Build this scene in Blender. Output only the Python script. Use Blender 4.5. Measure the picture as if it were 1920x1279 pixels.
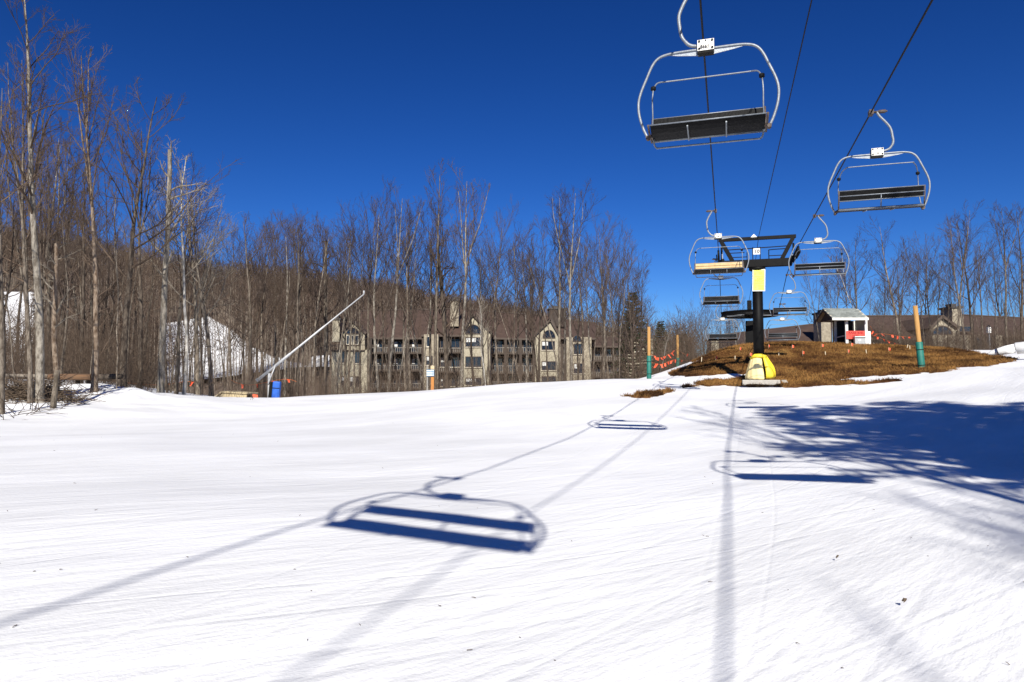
import bpy, bmesh, math, random
import numpy as np
from mathutils import Vector, Matrix

for o in list(bpy.data.objects):
    bpy.data.objects.remove(o, do_unlink=True)
SC = bpy.context.scene
COL = SC.collection
R = math.radians

# ------------------------------------------------------------------ camera
F = 1300.0                      # focal length in pixels of the 1920 wide picture
EYE = 1.65
HOR = 710.0                     # picture row of the horizon
PITCH = math.atan((HOR - 639.5) / F)
cam_d = bpy.data.cameras.new('camera')
cam_d.sensor_width = 36.0
cam_d.sensor_fit = 'HORIZONTAL'
cam_d.lens = 36.0 * F / 1920.0
cam_d.clip_start = 0.05
cam_d.clip_end = 6000.0
cam = bpy.data.objects.new('camera', cam_d)
COL.objects.link(cam)
cam.location = (0, 0, EYE)
cam.rotation_euler = (math.pi / 2 + PITCH, 0, 0)
SC.camera = cam

# ------------------------------------------------------------------ light
SUN_EL = R(33.0)
SUN_AZ = R(0.8)                 # the way shadows fall, measured from +Y to +X
world = bpy.data.worlds.new('World')
SC.world = world
world.use_nodes = True
wn = world.node_tree.nodes
wl = world.node_tree.links
wn.clear()
w_out = wn.new('ShaderNodeOutputWorld')
w_bg = wn.new('ShaderNodeBackground')
w_sky = wn.new('ShaderNodeTexSky')
w_sky.sky_type = 'NISHITA'
w_sky.sun_disc = False
w_sky.sun_elevation = SUN_EL
w_sky.sun_rotation = math.pi + SUN_AZ
w_sky.altitude = 900
w_sky.air_density = 1.0
w_sky.dust_density = 0.1
w_sky.ozone_density = 3.0
w_hs = wn.new('ShaderNodeHueSaturation')
w_hs.inputs['Saturation'].default_value = 1.25
w_hs.inputs['Value'].default_value = 1.0
w_mul = wn.new('ShaderNodeMix'); w_mul.data_type = 'RGBA'; w_mul.blend_type = 'MULTIPLY'
w_mul.inputs['Factor'].default_value = 1.0
w_mul.inputs['B'].default_value = (0.50, 0.74, 1.12, 1.0)      # the same deep blue grade over the whole sky
wl.new(w_sky.outputs[0], w_hs.inputs['Color'])
wl.new(w_hs.outputs[0], w_mul.inputs['A'])
w_gam = wn.new('ShaderNodeGamma')
w_gam.inputs['Gamma'].default_value = 1.35
w_mul2 = wn.new('ShaderNodeMix'); w_mul2.data_type = 'RGBA'; w_mul2.blend_type = 'MULTIPLY'
w_mul2.inputs['Factor'].default_value = 1.0
w_mul2.inputs['B'].default_value = (0.62, 0.485, 0.405, 1.0)
wl.new(w_mul.outputs['Result'], w_gam.inputs['Color'])
wl.new(w_gam.outputs[0], w_mul2.inputs['A'])
wl.new(w_mul2.outputs['Result'], w_bg.inputs['Color'])
w_bg.inputs['Strength'].default_value = 0.071
wl.new(w_bg.outputs[0], w_out.inputs['Surface'])

sun_d = bpy.data.lights.new('sun', 'SUN')
sun_d.energy = 5.0
sun_d.angle = R(0.53)
sun_d.color = (1.0, 0.955, 0.87)
sun = bpy.data.objects.new('sun', sun_d)
COL.objects.link(sun)
sd = Vector((math.sin(SUN_AZ) * math.cos(SUN_EL), math.cos(SUN_AZ) * math.cos(SUN_EL), -math.sin(SUN_EL)))
sun.rotation_euler = sd.to_track_quat('-Z', 'Y').to_euler()

vs = SC.view_settings
vs.view_transform = 'Standard'
vs.look = 'None'
vs.gamma = 1.0
vs.exposure = 0.46
try:
    SC.cycles.max_bounces = 3
    SC.cycles.diffuse_bounces = 2
    SC.cycles.glossy_bounces = 2
    SC.cycles.transparent_max_bounces = 8
    SC.cycles.use_denoising = True
    SC.cycles.debug_use_spatial_splits = True
    SC.cycles.caustics_reflective = False
    SC.cycles.caustics_refractive = False
except Exception:
    pass

# ------------------------------------------------------------------ pixel -> place
CP, SP = math.cos(PITCH), math.sin(PITCH)
def at(px, py, Y):
    """point at forward distance Y seen at picture position px, py"""
    a = (px - 960.0) / F
    b = -(py - 639.5) / F
    d = (a, CP - b * SP, SP + b * CP)
    k = Y / d[1]
    return Vector((d[0] * k, Y, EYE + d[2] * k))

def X_at(px, Y):
    return (px - 960.0) / F * Y

# ------------------------------------------------------------------ materials
MATS = {}
def mat(name, color, rough=0.6, metal=0.0, var=0.0, scale=8.0, bump=0.0, bscale=30.0, color2=None,
        stretch=(1, 1, 1), coord='Object', spec=0.5, detail=6.0, rnd=0.0, p0=0.35, p1=0.7, bdist=0.02):
    if name in MATS:
        return MATS[name]
    m = bpy.data.materials.new(name)
    m.use_nodes = True
    nt = m.node_tree
    n, l = nt.nodes, nt.links
    bs = n['Principled BSDF']
    bs.inputs['Roughness'].default_value = rough
    bs.inputs['Metallic'].default_value = metal
    bs.inputs['Specular IOR Level'].default_value = spec
    c = (*color, 1.0)
    bs.inputs['Base Color'].default_value = c
    tc = n.new('ShaderNodeTexCoord')
    mp = n.new('ShaderNodeMapping')
    mp.inputs['Scale'].default_value = stretch
    l.new(tc.outputs[coord], mp.inputs['Vector'])
    last = None
    if color2 is not None:
        nz = n.new('ShaderNodeTexNoise')
        nz.inputs['Scale'].default_value = scale
        nz.inputs['Detail'].default_value = detail
        nz.inputs['Roughness'].default_value = 0.65
        l.new(mp.outputs[0], nz.inputs['Vector'])
        rp = n.new('ShaderNodeValToRGB')
        rp.color_ramp.elements[0].position = p0
        rp.color_ramp.elements[0].color = c
        rp.color_ramp.elements[1].position = p1
        rp.color_ramp.elements[1].color = (*color2, 1.0)
        l.new(nz.outputs['Fac'], rp.inputs['Fac'])
        last = rp.outputs[0]
    if rnd > 0:
        oi = n.new('ShaderNodeObjectInfo')
        mr = n.new('ShaderNodeMapRange')
        mr.inputs['To Min'].default_value = 1.0 - rnd
        mr.inputs['To Max'].default_value = 1.0 + rnd
        l.new(oi.outputs['Random'], mr.inputs['Value'])
        hs = n.new('ShaderNodeHueSaturation')
        hs.inputs['Color'].default_value = c
        l.new(mr.outputs[0], hs.inputs['Value'])
        if last is not None:
            l.new(last, hs.inputs['Color'])
        last = hs.outputs[0]
    if last is not None:
        l.new(last, bs.inputs['Base Color'])
    if bump > 0:
        nb = n.new('ShaderNodeTexNoise')
        nb.inputs['Scale'].default_value = bscale
        nb.inputs['Detail'].default_value = 8.0
        l.new(mp.outputs[0], nb.inputs['Vector'])
        bp = n.new('ShaderNodeBump')
        bp.inputs['Strength'].default_value = bump
        bp.inputs['Distance'].default_value = bdist
        l.new(nb.outputs['Fac'], bp.inputs['Height'])
        l.new(bp.outputs[0], bs.inputs['Normal'])
    MATS[name] = m
    return m

M_STEEL = mat('galvanised steel', (0.17, 0.19, 0.215), 0.45, 0.25, color2=(0.26, 0.285, 0.31), scale=14, bump=0.15, bscale=60, rnd=0.08)
M_BLACKPAINT = mat('black painted steel', (0.0025, 0.0025, 0.003), 0.55, color2=(0.006, 0.0056, 0.0052), spec=0.12, scale=5, bump=0.12, bscale=40)
M_RUBBER = mat('black rubber', (0.006, 0.006, 0.006), 0.7, spec=0.2, bump=0.2, bscale=80)
M_VINYL = mat('black seat vinyl', (0.004, 0.004, 0.0045), 0.55, spec=0.1, color2=(0.009, 0.009, 0.0095), scale=9, bump=0.35, bscale=26)
M_WHITEPLATE = mat('white number plate', (0.80, 0.79, 0.74), 0.5, color2=(0.66, 0.63, 0.56), scale=10)
M_LETTER = mat('dark lettering', (0.03, 0.03, 0.04), 0.6)
M_RUST = mat('rusty bracket', (0.06, 0.032, 0.02), 0.75, color2=(0.13, 0.115, 0.105), scale=18, bump=0.3, bscale=60)
M_TANVINYL = mat('worn tan seat', (0.50, 0.31, 0.12), 0.6, color2=(0.62, 0.45, 0.22), scale=6, bump=0.2)
M_CABLE = mat('wire rope', (0.006, 0.006, 0.008), 0.6, 0.0, color2=(0.018, 0.018, 0.02), scale=40, spec=0.15)
M_YELLOW = mat('yellow sign face', (0.83, 0.78, 0.08), 0.5, color2=(0.86, 0.80, 0.16), scale=4)
M_YLINE = mat('faded sign print', (0.44, 0.44, 0.05), 0.6)
M_TANPAD = mat('faded tan pad', (0.70, 0.55, 0.24), 0.75, color2=(0.80, 0.68, 0.36), scale=2.2, bump=0.25, bscale=9, bdist=0.03)
M_YELPAD = mat('yellow pad cover', (0.80, 0.58, 0.02), 0.55, color2=(0.86, 0.68, 0.05), scale=3, bump=0.35, bscale=7, bdist=0.04)
M_CONCRETE = mat('concrete', (0.34, 0.32, 0.28), 0.9, color2=(0.46, 0.43, 0.38), scale=6, bump=0.4, bscale=25)
M_GREENPAD = mat('green pad', (0.006, 0.115, 0.088), 0.6, color2=(0.012, 0.165, 0.125), scale=5, bump=0.3, bscale=14)
M_POSTWOOD = mat('orange post wood', (0.36, 0.18, 0.05), 0.8, color2=(0.47, 0.27, 0.09), scale=5, stretch=(6, 6, 0.6), bump=0.3, bscale=30)
M_FLAG = mat('orange flag cloth', (0.80, 0.09, 0.03), 0.7, color2=(0.85, 0.14, 0.06), scale=8)
M_ORANGELINE = mat('orange rope', (0.55, 0.14, 0.03), 0.8)
M_STAKE = mat('pale stake', (0.60, 0.50, 0.34), 0.8)
M_WHITEPAINT = mat('white paint', (0.78, 0.77, 0.73), 0.6, color2=(0.70, 0.68, 0.62), scale=6)
M_INSHADE = mat('painted interior shade', (0.012, 0.012, 0.013), 0.8)  # near-black colour standing in for shade inside hollows
M_SHINGLE = mat('grey shingle', (0.15, 0.165, 0.15), 0.9, color2=(0.26, 0.275, 0.25), scale=7, bump=0.5, bscale=60, rnd=0.22)
M_REDSIGN = mat('red sign face', (0.80, 0.055, 0.035), 0.55, color2=(0.83, 0.10, 0.07), scale=5)
M_REDTXT = mat('dark red lettering', (0.20, 0.004, 0.006), 0.6)
M_SHEET = mat('grey sheet metal', (0.42, 0.43, 0.42), 0.45, 0.4, color2=(0.55, 0.55, 0.53), scale=8, bump=0.4, bscale=26)
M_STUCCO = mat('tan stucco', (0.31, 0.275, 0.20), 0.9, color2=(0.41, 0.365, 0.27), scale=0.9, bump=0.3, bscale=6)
M_STONE = mat('tan fieldstone', (0.22, 0.185, 0.135), 0.95, color2=(0.40, 0.35, 0.26), scale=2.4, bump=0.8, bscale=3.5, bdist=0.1)
M_ROOF = mat('brown shingle roof', (0.05, 0.029, 0.021), 0.9, color2=(0.082, 0.05, 0.037), scale=1.4, bump=0.4, bscale=5)
M_TRIM = mat('dark brown trim', (0.07, 0.048, 0.035), 0.7)
M_LIGHTTRIM = mat('cream trim', (0.58, 0.52, 0.41), 0.7)
M_CAP = mat('chimney cap', (0.05, 0.045, 0.04), 0.6)
M_RAIL = mat('weathered railing', (0.17, 0.155, 0.135), 0.8, color2=(0.25, 0.23, 0.20), scale=3)
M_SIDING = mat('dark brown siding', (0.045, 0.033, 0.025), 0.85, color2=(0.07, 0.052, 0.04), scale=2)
M_BLIND = mat('pale blind', (0.60, 0.60, 0.57), 0.7)
M_BLUEPAD = mat('blue pad', (0.01, 0.085, 0.42), 0.5, color2=(0.02, 0.12, 0.50), scale=3, bump=0.2, bscale=8)
M_GUN = mat('pale grey aluminium', (0.40, 0.41, 0.42), 0.5, 0.2, color2=(0.50, 0.50, 0.50), scale=6)
M_PLY = mat('weathered plywood', (0.42, 0.33, 0.19), 0.9, color2=(0.54, 0.45, 0.29), scale=3, stretch=(1, 6, 6), bump=0.2)
M_LOG = mat('weathered log', (0.19, 0.10, 0.045), 0.9, color2=(0.07, 0.045, 0.03), scale=4, stretch=(0.5, 6, 6), bump=0.6, bscale=14)
M_SIGNBLUE = mat('blue trail sign', (0.05, 0.17, 0.30), 0.5)
M_ORANGEPOST = mat('orange sign post', (0.42, 0.17, 0.03), 0.7, color2=(0.34, 0.13, 0.03), scale=4)
M_WHITEROLL = mat('white pad vinyl', (0.72, 0.72, 0.70), 0.55, color2=(0.80, 0.80, 0.78), scale=2, bump=0.2, bscale=5)
M_STONEROCK = mat('grey boulder', (0.28, 0.25, 0.21), 0.95, color2=(0.42, 0.39, 0.33), scale=5, bump=0.6, bscale=14)
M_DEBRIS = mat('leaf litter bits', (0.10, 0.07, 0.045), 0.9)
M_LAMPGREY = mat('lamp post grey', (0.25, 0.28, 0.31), 0.5)

def bark(name, c1, c2, rnd=0.2, scale=3.0):
    return mat(name, c1, 0.95, color2=c2, scale=scale, stretch=(2.2, 2.2, 0.7), p0=0.4, p1=0.62, bump=0.9, bscale=9.0, rnd=rnd, bdist=0.04, spec=0.2)
B_GREY = bark('grey brown bark', (0.075, 0.058, 0.044), (0.22, 0.185, 0.145))
B_TAN = bark('tan bark', (0.085, 0.068, 0.05), (0.24, 0.20, 0.155))
B_PALE = bark('pale lichen bark', (0.105, 0.088, 0.069), (0.29, 0.26, 0.215))
B_DARK = bark('dark bark', (0.04, 0.03, 0.023), (0.125, 0.10, 0.077))
B_RED = bark('peeling reddish bark', (0.10, 0.066, 0.043), (0.25, 0.195, 0.145))
B_BIRCH = bark('white birch bark', (0.24, 0.22, 0.19), (0.50, 0.475, 0.43), rnd=0.08)
T_BROWN = mat('brown twigs', (0.058, 0.040, 0.029), 0.95, rnd=0.3, color2=(0.14, 0.102, 0.073), scale=1.2, spec=0.15)
T_PURPLE = mat('purple grey twigs', (0.044, 0.032, 0.027), 0.95, rnd=0.3, color2=(0.115, 0.086, 0.068), scale=1.0, spec=0.15)
T_PALE = mat('pale dead twigs', (0.16, 0.135, 0.105), 0.95, rnd=0.15, color2=(0.27, 0.235, 0.19), scale=1.0, spec=0.15)
M_NEEDLE = mat('evergreen needles', (0.022, 0.036, 0.018), 0.85, rnd=0.2, color2=(0.05, 0.065, 0.03), scale=0.8, spec=0.2)
M_FAR = mat('far bare wood', (0.066, 0.044, 0.033), 0.95, color2=(0.125, 0.09, 0.068), scale=0.12, spec=0.1, coord='Object')
M_FARTRUNK = mat('far trunks', (0.17, 0.135, 0.105), 0.95, color2=(0.28, 0.235, 0.19), scale=0.2, spec=0.1)

def glass_mat():
    m = bpy.data.materials.new('window glass')
    m.use_nodes = True
    b = m.node_tree.nodes['Principled BSDF']
    b.inputs['Base Color'].default_value = (0.012, 0.02, 0.035, 1)
    b.inputs['Roughness'].default_value = 0.06
    b.inputs['Specular IOR Level'].default_value = 0.9
    return m
M_GLASS = glass_mat()

def snow_mat():
    m = bpy.data.materials.new('groomed snow')
    m.use_nodes = True
    nt = m.node_tree; n, l = nt.nodes, nt.links
    b = n['Principled BSDF']
    b.inputs['Roughness'].default_value = 0.55
    b.inputs['Specular IOR Level'].default_value = 0.25
    tc = n.new('ShaderNodeTexCoord')
    def noise(scale, detail, rot, stretch, rough=0.55):
        mp = n.new('ShaderNodeMapping')
        mp.inputs['Rotation'].default_value = (0, 0, rot)
        mp.inputs['Scale'].default_value = stretch
        # rotate first, then stretch
        mp.vector_type = 'TEXTURE'
        mp.inputs['Scale'].default_value = tuple(1.0 / s for s in stretch)
        l.new(tc.outputs['Object'], mp.inputs['Vector'])
        z = n.new('ShaderNodeTexNoise')
        z.inputs['Scale'].default_value = scale
        z.inputs['Detail'].default_value = detail
        z.inputs['Roughness'].default_value = rough
        l.new(mp.outputs[0], z.inputs['Vector'])
        return z.outputs['Fac']
    # tracks swing round from nearly crosswise to about fifty degrees
    t1 = noise(1.0, 5, R(30), (0.10, 5.5, 1))
    t2 = noise(1.0, 4, R(44), (0.14, 8.0, 1))
    t3 = noise(1.0, 3, R(58), (0.10, 6.5, 1))
    grain = noise(26.0, 6, 0, (1, 1, 1), 0.7)
    lump = noise(2.2, 4, R(40), (0.6, 1.5, 1))
    def mix(a, b_, fa, fb):
        m1 = n.new('ShaderNodeMath'); m1.operation = 'MULTIPLY'; l.new(a, m1.inputs[0]); m1.inputs[1].default_value = fa
        m2 = n.new('ShaderNodeMath'); m2.operation = 'MULTIPLY_ADD'; l.new(b_, m2.inputs[0]); m2.inputs[1].default_value = fb
        l.new(m1.outputs[0], m2.inputs[2])
        return m2.outputs[0]
    def lines(rot, stretch, lo_):
        f = noise(1.0, 1, rot, stretch, 0.4)
        rp_ = n.new('ShaderNodeValToRGB')
        el = rp_.color_ramp.elements
        el[0].position = lo_ - 0.014; el[0].color = (0, 0, 0, 1)
        el[1].position = lo_ + 0.014; el[1].color = (0, 0, 0, 1)
        q = el.new(lo_); q.color = (1, 1, 1, 1)
        l.new(f, rp_.inputs['Fac'])
        return rp_.outputs[0]
    h = mix(t1, t2, 0.26, 0.26)
    h = mix(h, t3, 1.0, 0.16)
    h = mix(h, lump, 1.0, 0.28)
    h = mix(h, noise(7.0, 5, R(40), (0.5, 1.6, 1), 0.65), 1.0, 0.14)
    h = mix(h, grain, 1.0, 0.12)
    h = mix(h, noise(1.0, 3, R(38), (0.03, 11.0, 1), 0.5), 1.0, 0.16)
    h = mix(h, noise(1.0, 3, R(50), (0.04, 15.0, 1), 0.5), 1.0, 0.12)
    h = mix(h, lines(R(33), (0.03, 0.9, 1), 0.47), 1.0, -0.09)
    h = mix(h, lines(R(52), (0.03, 0.8, 1), 0.52), 1.0, -0.09)
    h = mix(h, lines(R(70), (0.04, 0.7, 1), 0.44), 1.0, -0.08)
    bp = n.new('ShaderNodeBump')
    bp.inputs['Strength'].default_value = 1.0
    bp.inputs['Distance'].default_value = 0.038
    l.new(h, bp.inputs['Height'])
    l.new(bp.outputs[0], b.inputs['Normal'])
    # old spring snow: faint dirt in patches
    d = noise(0.35, 6, R(40), (0.5, 1.3, 1), 0.6)
    rp = n.new('ShaderNodeValToRGB')
    rp.color_ramp.elements[0].position = 0.36
    rp.color_ramp.elements[0].color = (0.78, 0.78, 0.775, 1)
    rp.color_ramp.elements[1].position = 0.62
    rp.color_ramp.elements[1].color = (0.92, 0.92, 0.915, 1)
    l.new(d, rp.inputs['Fac'])
    l.new(rp.outputs[0], b.inputs['Base Color'])
    return m
M_SNOW = snow_mat()

def grass_mat():
    m = bpy.data.materials.new('dead brown grass')
    m.use_nodes = True
    nt = m.node_tree; n, l = nt.nodes, nt.links
    b = n['Principled BSDF']
    b.inputs['Roughness'].default_value = 0.95
    b.inputs['Specular IOR Level'].default_value = 0.1
    tc = n.new('ShaderNodeTexCoord')
    z1 = n.new('ShaderNodeTexNoise'); z1.inputs['Scale'].default_value = 0.42; z1.inputs['Detail'].default_value = 8; z1.inputs['Roughness'].default_value = 0.7
    z2 = n.new('ShaderNodeTexNoise'); z2.inputs['Scale'].default_value = 7; z2.inputs['Detail'].default_value = 6; z2.inputs['Roughness'].default_value = 0.7
    for z in (z1, z2):
        l.new(tc.outputs['Object'], z.inputs['Vector'])
    r1 = n.new('ShaderNodeValToRGB')
    e = r1.color_ramp.elements
    e[0].position = 0.36; e[0].color = (0.030, 0.013, 0.006, 1)
    e[1].position = 0.66; e[1].color = (0.24, 0.145, 0.05, 1)
    x = e.new(0.5); x.color = (0.115, 0.05, 0.017, 1)
    l.new(z1.outputs['Fac'], r1.inputs['Fac'])
    r2 = n.new('ShaderNodeValToRGB')
    r2.color_ramp.elements[0].position = 0.3; r2.color_ramp.elements[0].color = (0.45, 0.42, 0.4, 1)
    r2.color_ramp.elements[1].position = 0.7; r2.color_ramp.elements[1].color = (1.25, 1.2, 1.1, 1)
    l.new(z2.outputs['Fac'], r2.inputs['Fac'])
    mx = n.new('ShaderNodeMix'); mx.data_type = 'RGBA'; mx.blend_type = 'MULTIPLY'
    mx.inputs['Factor'].default_value = 1.0
    l.new(r1.outputs[0], mx.inputs['A']); l.new(r2.outputs[0], mx.inputs['B'])
    l.new(mx.outputs['Result'], b.inputs['Base Color'])
    bp = n.new('ShaderNodeBump'); bp.inputs['Strength'].default_value = 0.9; bp.inputs['Distance'].default_value = 0.08
    l.new(z2.outputs['Fac'], bp.inputs['Height']); l.new(bp.outputs[0], b.inputs['Normal'])
    return m
M_GRASS = grass_mat()
M_BLADE = mat('dead grass blades', (0.05, 0.024, 0.01), 0.9, p0=0.38, p1=0.60, color2=(0.30, 0.155, 0.048), scale=0.42, spec=0.1, detail=9)
M_FLOOR = mat('leaf litter and old snow', (0.10, 0.07, 0.05), 0.95, color2=(0.16, 0.12, 0.09), scale=0.05, bump=0.4, bscale=0.8)

# ------------------------------------------------------------------ mesh helpers
def fast_mesh(name, V, faces_list, smooth=True):
    """V (n,3); faces_list: list of int arrays (m,k)"""
    me = bpy.data.meshes.new(name)
    V = np.ascontiguousarray(V, dtype=np.float32).reshape(-1, 3)
    me.vertices.add(len(V))
    me.vertices.foreach_set('co', V.ravel())
    loops = np.concatenate([f.ravel() for f in faces_list]).astype(np.int32)
    sizes = np.concatenate([np.full(len(f), f.shape[1], dtype=np.int32) for f in faces_list])
    starts = np.concatenate([[0], np.cumsum(sizes)[:-1]]).astype(np.int32)
    me.loops.add(len(loops))
    me.loops.foreach_set('vertex_index', loops)
    me.polygons.add(len(sizes))
    me.polygons.foreach_set('loop_start', starts)
    me.polygons.foreach_set('loop_total', sizes)
    me.polygons.foreach_set('use_smooth', np.full(len(sizes), smooth, dtype=bool))
    me.update(calc_edges=True)
    return me

def link(name, me, m=None, parent=None, loc=None, rot=None):
    o = bpy.data.objects.new(name, me)
    COL.objects.link(o)
    if m is not None and me is not None and hasattr(me, 'materials') and len(me.materials) == 0:
        me.materials.append(m)
    if parent is not None:
        o.parent = parent
    if loc is not None:
        o.location = loc
    if rot is not None:
        o.rotation_euler = rot
    return o

def tag(o, label=None, cat=None, group=None, kind=None):
    if label: o['label'] = label
    if cat: o['category'] = cat
    if group: o['group'] = group
    if kind: o['kind'] = kind
    return o

def thing(name, label, cat, loc=(0, 0, 0), rz=0.0, group=None):
    o = bpy.data.objects.new(name, None)
    o.empty_display_size = 0.2
    COL.objects.link(o)
    o.location = loc
    o.rotation_euler = (0, 0, rz)
    return tag(o, label, cat, group)

class MB:
    """collects simple shapes into one mesh"""
    def __init__(s):
        s.v = []; s.f = []; s.sm = []
    def add(s, verts, faces, smooth=False):
        b = len(s.v)
        s.v.extend([tuple(p) for p in verts])
        for f in faces:
            s.f.append(tuple(b + i for i in f)); s.sm.append(smooth)
        return s
    def box(s, c, size, rz=0.0, rx=0.0, ry=0.0, taper=1.0):
        hx, hy, hz = size[0] / 2, size[1] / 2, size[2] / 2
        M = Matrix.Rotation(rz, 3, 'Z') @ Matrix.Rotation(ry, 3, 'Y') @ Matrix.Rotation(rx, 3, 'X')
        vs_ = []
        for z in (-1, 1):
            t = taper if z > 0 else 1.0
            for (x, y) in ((-1, -1), (1, -1), (1, 1), (-1, 1)):
                vs_.append(Vector(c) + M @ Vector((x * hx * t, y * hy * t, z * hz)))
        s.add(vs_, [(3, 2, 1, 0), (4, 5, 6, 7), (0, 1, 5, 4), (1, 2, 6, 5), (2, 3, 7, 6), (3, 0, 4, 7)])
        return s
    def bar(s, a, b, w, h=None):
        """square bar from a to b"""
        a, b = Vector(a), Vector(b)
        h = h or w
        d = (b - a).normalized()
        ref = Vector((0, 0, 1)) if abs(d.z) < 0.95 else Vector((0, 1, 0))
        x = d.cross(ref).normalized(); y = x.cross(d).normalized()
        vs_ = []
        for p in (a, b):
            for (i, j) in ((-1, -1), (1, -1), (1, 1), (-1, 1)):
                vs_.append(p + x * (i * w / 2) + y * (j * h / 2))
        s.add(vs_, [(0, 1, 2, 3), (7, 6, 5, 4), (1, 0, 4, 5), (2, 1, 5, 6), (3, 2, 6, 7), (0, 3, 7, 4)])
        return s
    def tube(s, pts, r, n=8, cap=True):
        pts = [Vector(p) for p in pts]
        if not hasattr(r, '__len__'):
            r = [r] * len(pts)
        rings = []
        prev = None
        for i, p in enumerate(pts):
            t = (pts[min(i + 1, len(pts) - 1)] - pts[max(i - 1, 0)]).normalized()
            if prev is None:
                ref = Vector((0, 0, 1)) if abs(t.z) < 0.9 else Vector((0, 1, 0))
                x = t.cross(ref).normalized()
            else:
                x = (prev - t * prev.dot(t)).normalized()
            prev = x
            y = t.cross(x)
            rings.append([p + (x * math.cos(2 * math.pi * k / n) + y * math.sin(2 * math.pi * k / n)) * r[i] for k in range(n)])
        b = len(s.v)
        for rg in rings:
            s.v.extend([tuple(q) for q in rg])
        for i in range(len(rings) - 1):
            for k in range(n):
                k2 = (k + 1) % n
                s.f.append((b + i * n + k, b + i * n + k2, b + (i + 1) * n + k2, b + (i + 1) * n + k)); s.sm.append(True)
        if cap:
            s.f.append(tuple(b + k for k in reversed(range(n)))); s.sm.append(False)
            e = b + (len(rings) - 1) * n
            s.f.append(tuple(e + k for k in range(n))); s.sm.append(False)
        return s
    def cyl(s, c, r, h, n=16, r2=None):
        c = Vector(c)
        return s.tube([c, c + Vector((0, 0, h))], [r, r if r2 is None else r2], n)
    def prism(s, poly, off):
        """poly: list of 3-D points in one plane, extruded by off"""
        off = Vector(off)
        a = [Vector(p) for p in poly]
        n = len(a)
        s.add(a + [p + off for p in a],
              [tuple(range(n)), tuple(reversed(range(n, 2 * n)))] + [(i, i + n, (i + 1) % n + n, (i + 1) % n) for i in range(n)])
        return s
    def mesh(s, name):
        me = bpy.data.meshes.new(name)
        me.from_pydata(s.v, [], s.f)
        me.polygons.foreach_set('use_smooth', s.sm)
        me.update()
        bm = bmesh.new(); bm.from_mesh(me)
        bmesh.ops.recalc_face_normals(bm, faces=bm.faces)
        bm.to_mesh(me); bm.free()
        return me
    def build(s, name, m, parent=None, bevel=0.0):
        o = link(name, s.mesh(name), m, parent)
        if bevel > 0:
            md = o.modifiers.new('bevel', 'BEVEL'); md.width = bevel; md.segments = 2; md.limit_method = 'ANGLE'
        return o

def smooth_path(pts, k=5):
    """Catmull-Rom through the points"""
    P = [Vector(p) for p in pts]
    P = [P[0] * 2 - P[1]] + P + [P[-1] * 2 - P[-2]]
    out = []
    for i in range(1, len(P) - 2):
        p0, p1, p2, p3 = P[i - 1], P[i], P[i + 1], P[i + 2]
        for j in range(k):
            t = j / k
            out.append(0.5 * ((2 * p1) + (p2 - p0) * t + (2 * p0 - 5 * p1 + 4 * p2 - p3) * t * t + (3 * p1 - p0 - 3 * p2 + p3) * t ** 3))
    out.append(P[-2].copy())
    return out

def text(name, body, size, m, parent, loc, rot, extrude=0.002, sx=1.0):
    cu = bpy.data.curves.new(name, 'FONT')
    cu.body = body
    cu.size = size
    cu.extrude = max(extrude, .006)
    cu.offset = size * .03
    cu.align_x = 'CENTER'; cu.align_y = 'CENTER'
    cu.resolution_u = 2
    cu.materials.append(m)
    o = bpy.data.objects.new(name, cu)
    COL.objects.link(o)
    me = bpy.data.meshes.new_from_object(o)
    bpy.data.objects.remove(o, do_unlink=True)
    if len(me.materials) == 0:
        me.materials.append(m)
    o = link(name, me, None, parent, loc, rot)
    o.scale = (sx, 1, 1)
    return o

def copy_tree(o, parent=None):
    c = o.copy()
    COL.objects.link(c)
    c.parent = parent
    for ch in o.children:
        copy_tree(ch, c)
    return c

# ------------------------------------------------------------------ terrain heights
_ctrl = []
def cpx(px, py, Y):
    p = at(px, py, Y); _ctrl.append((p.x, p.y, p.z))
def cxy(x, y, z):
    _ctrl.append((x, y, z))
for x, y, z in ((0, 0, 0.02), (-5, 0, .4), (5, 0, -.04), (0, 4.5, .06), (-3, 4, .33), (-2, 7, .29), (-1.2, 3.5, .15), (1.2, 3.8, -.03), (-6, 7, .46), (5, 7, -.02), (0, 10, 0.10), (-5, 13, .30), (-10, 13, .40), (8, 11, .04), (2, 15, .08), (-3, 19, .25),
                (-12, 3, 0.5), (14, 0, .35), (20, 10, 1.0), (30, 0, 1.6), (30, 24, 2.7), (0, -20, -1.0), (14, -20, -.1), (-20, -20, -.6),
                (-22, 6, .7), (-32, 14, .8), (-45, 0, 1.2), (0, -45, -2.5), (40, -40, 0), (-40, -45, -1),
                (-40, 30, 1.5), (-46, 60, .6), (-32, 52, .1), (-60, 45, 1.5), (-24, 54, -.6), (-12, 54, -.7), (0, 54, -.3), (7, 54, .1),
                (-40, 72, -1.5), (-24, 70, -2.6), (-8, 70, -2.8), (8, 70, -2.2), (14, 66, .2), (12.5, 58, 0.8),
                (17, 60, 3.4), (24, 64, 3.3), (33, 60, 3.7), (42, 50, 3.9), (40, 38, 3.7), (60, 40, 4.2), (55, 64, 4.0), (30, 74, 3.4), (50, 14, 3.0)):
    cxy(x, y, z)
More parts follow.
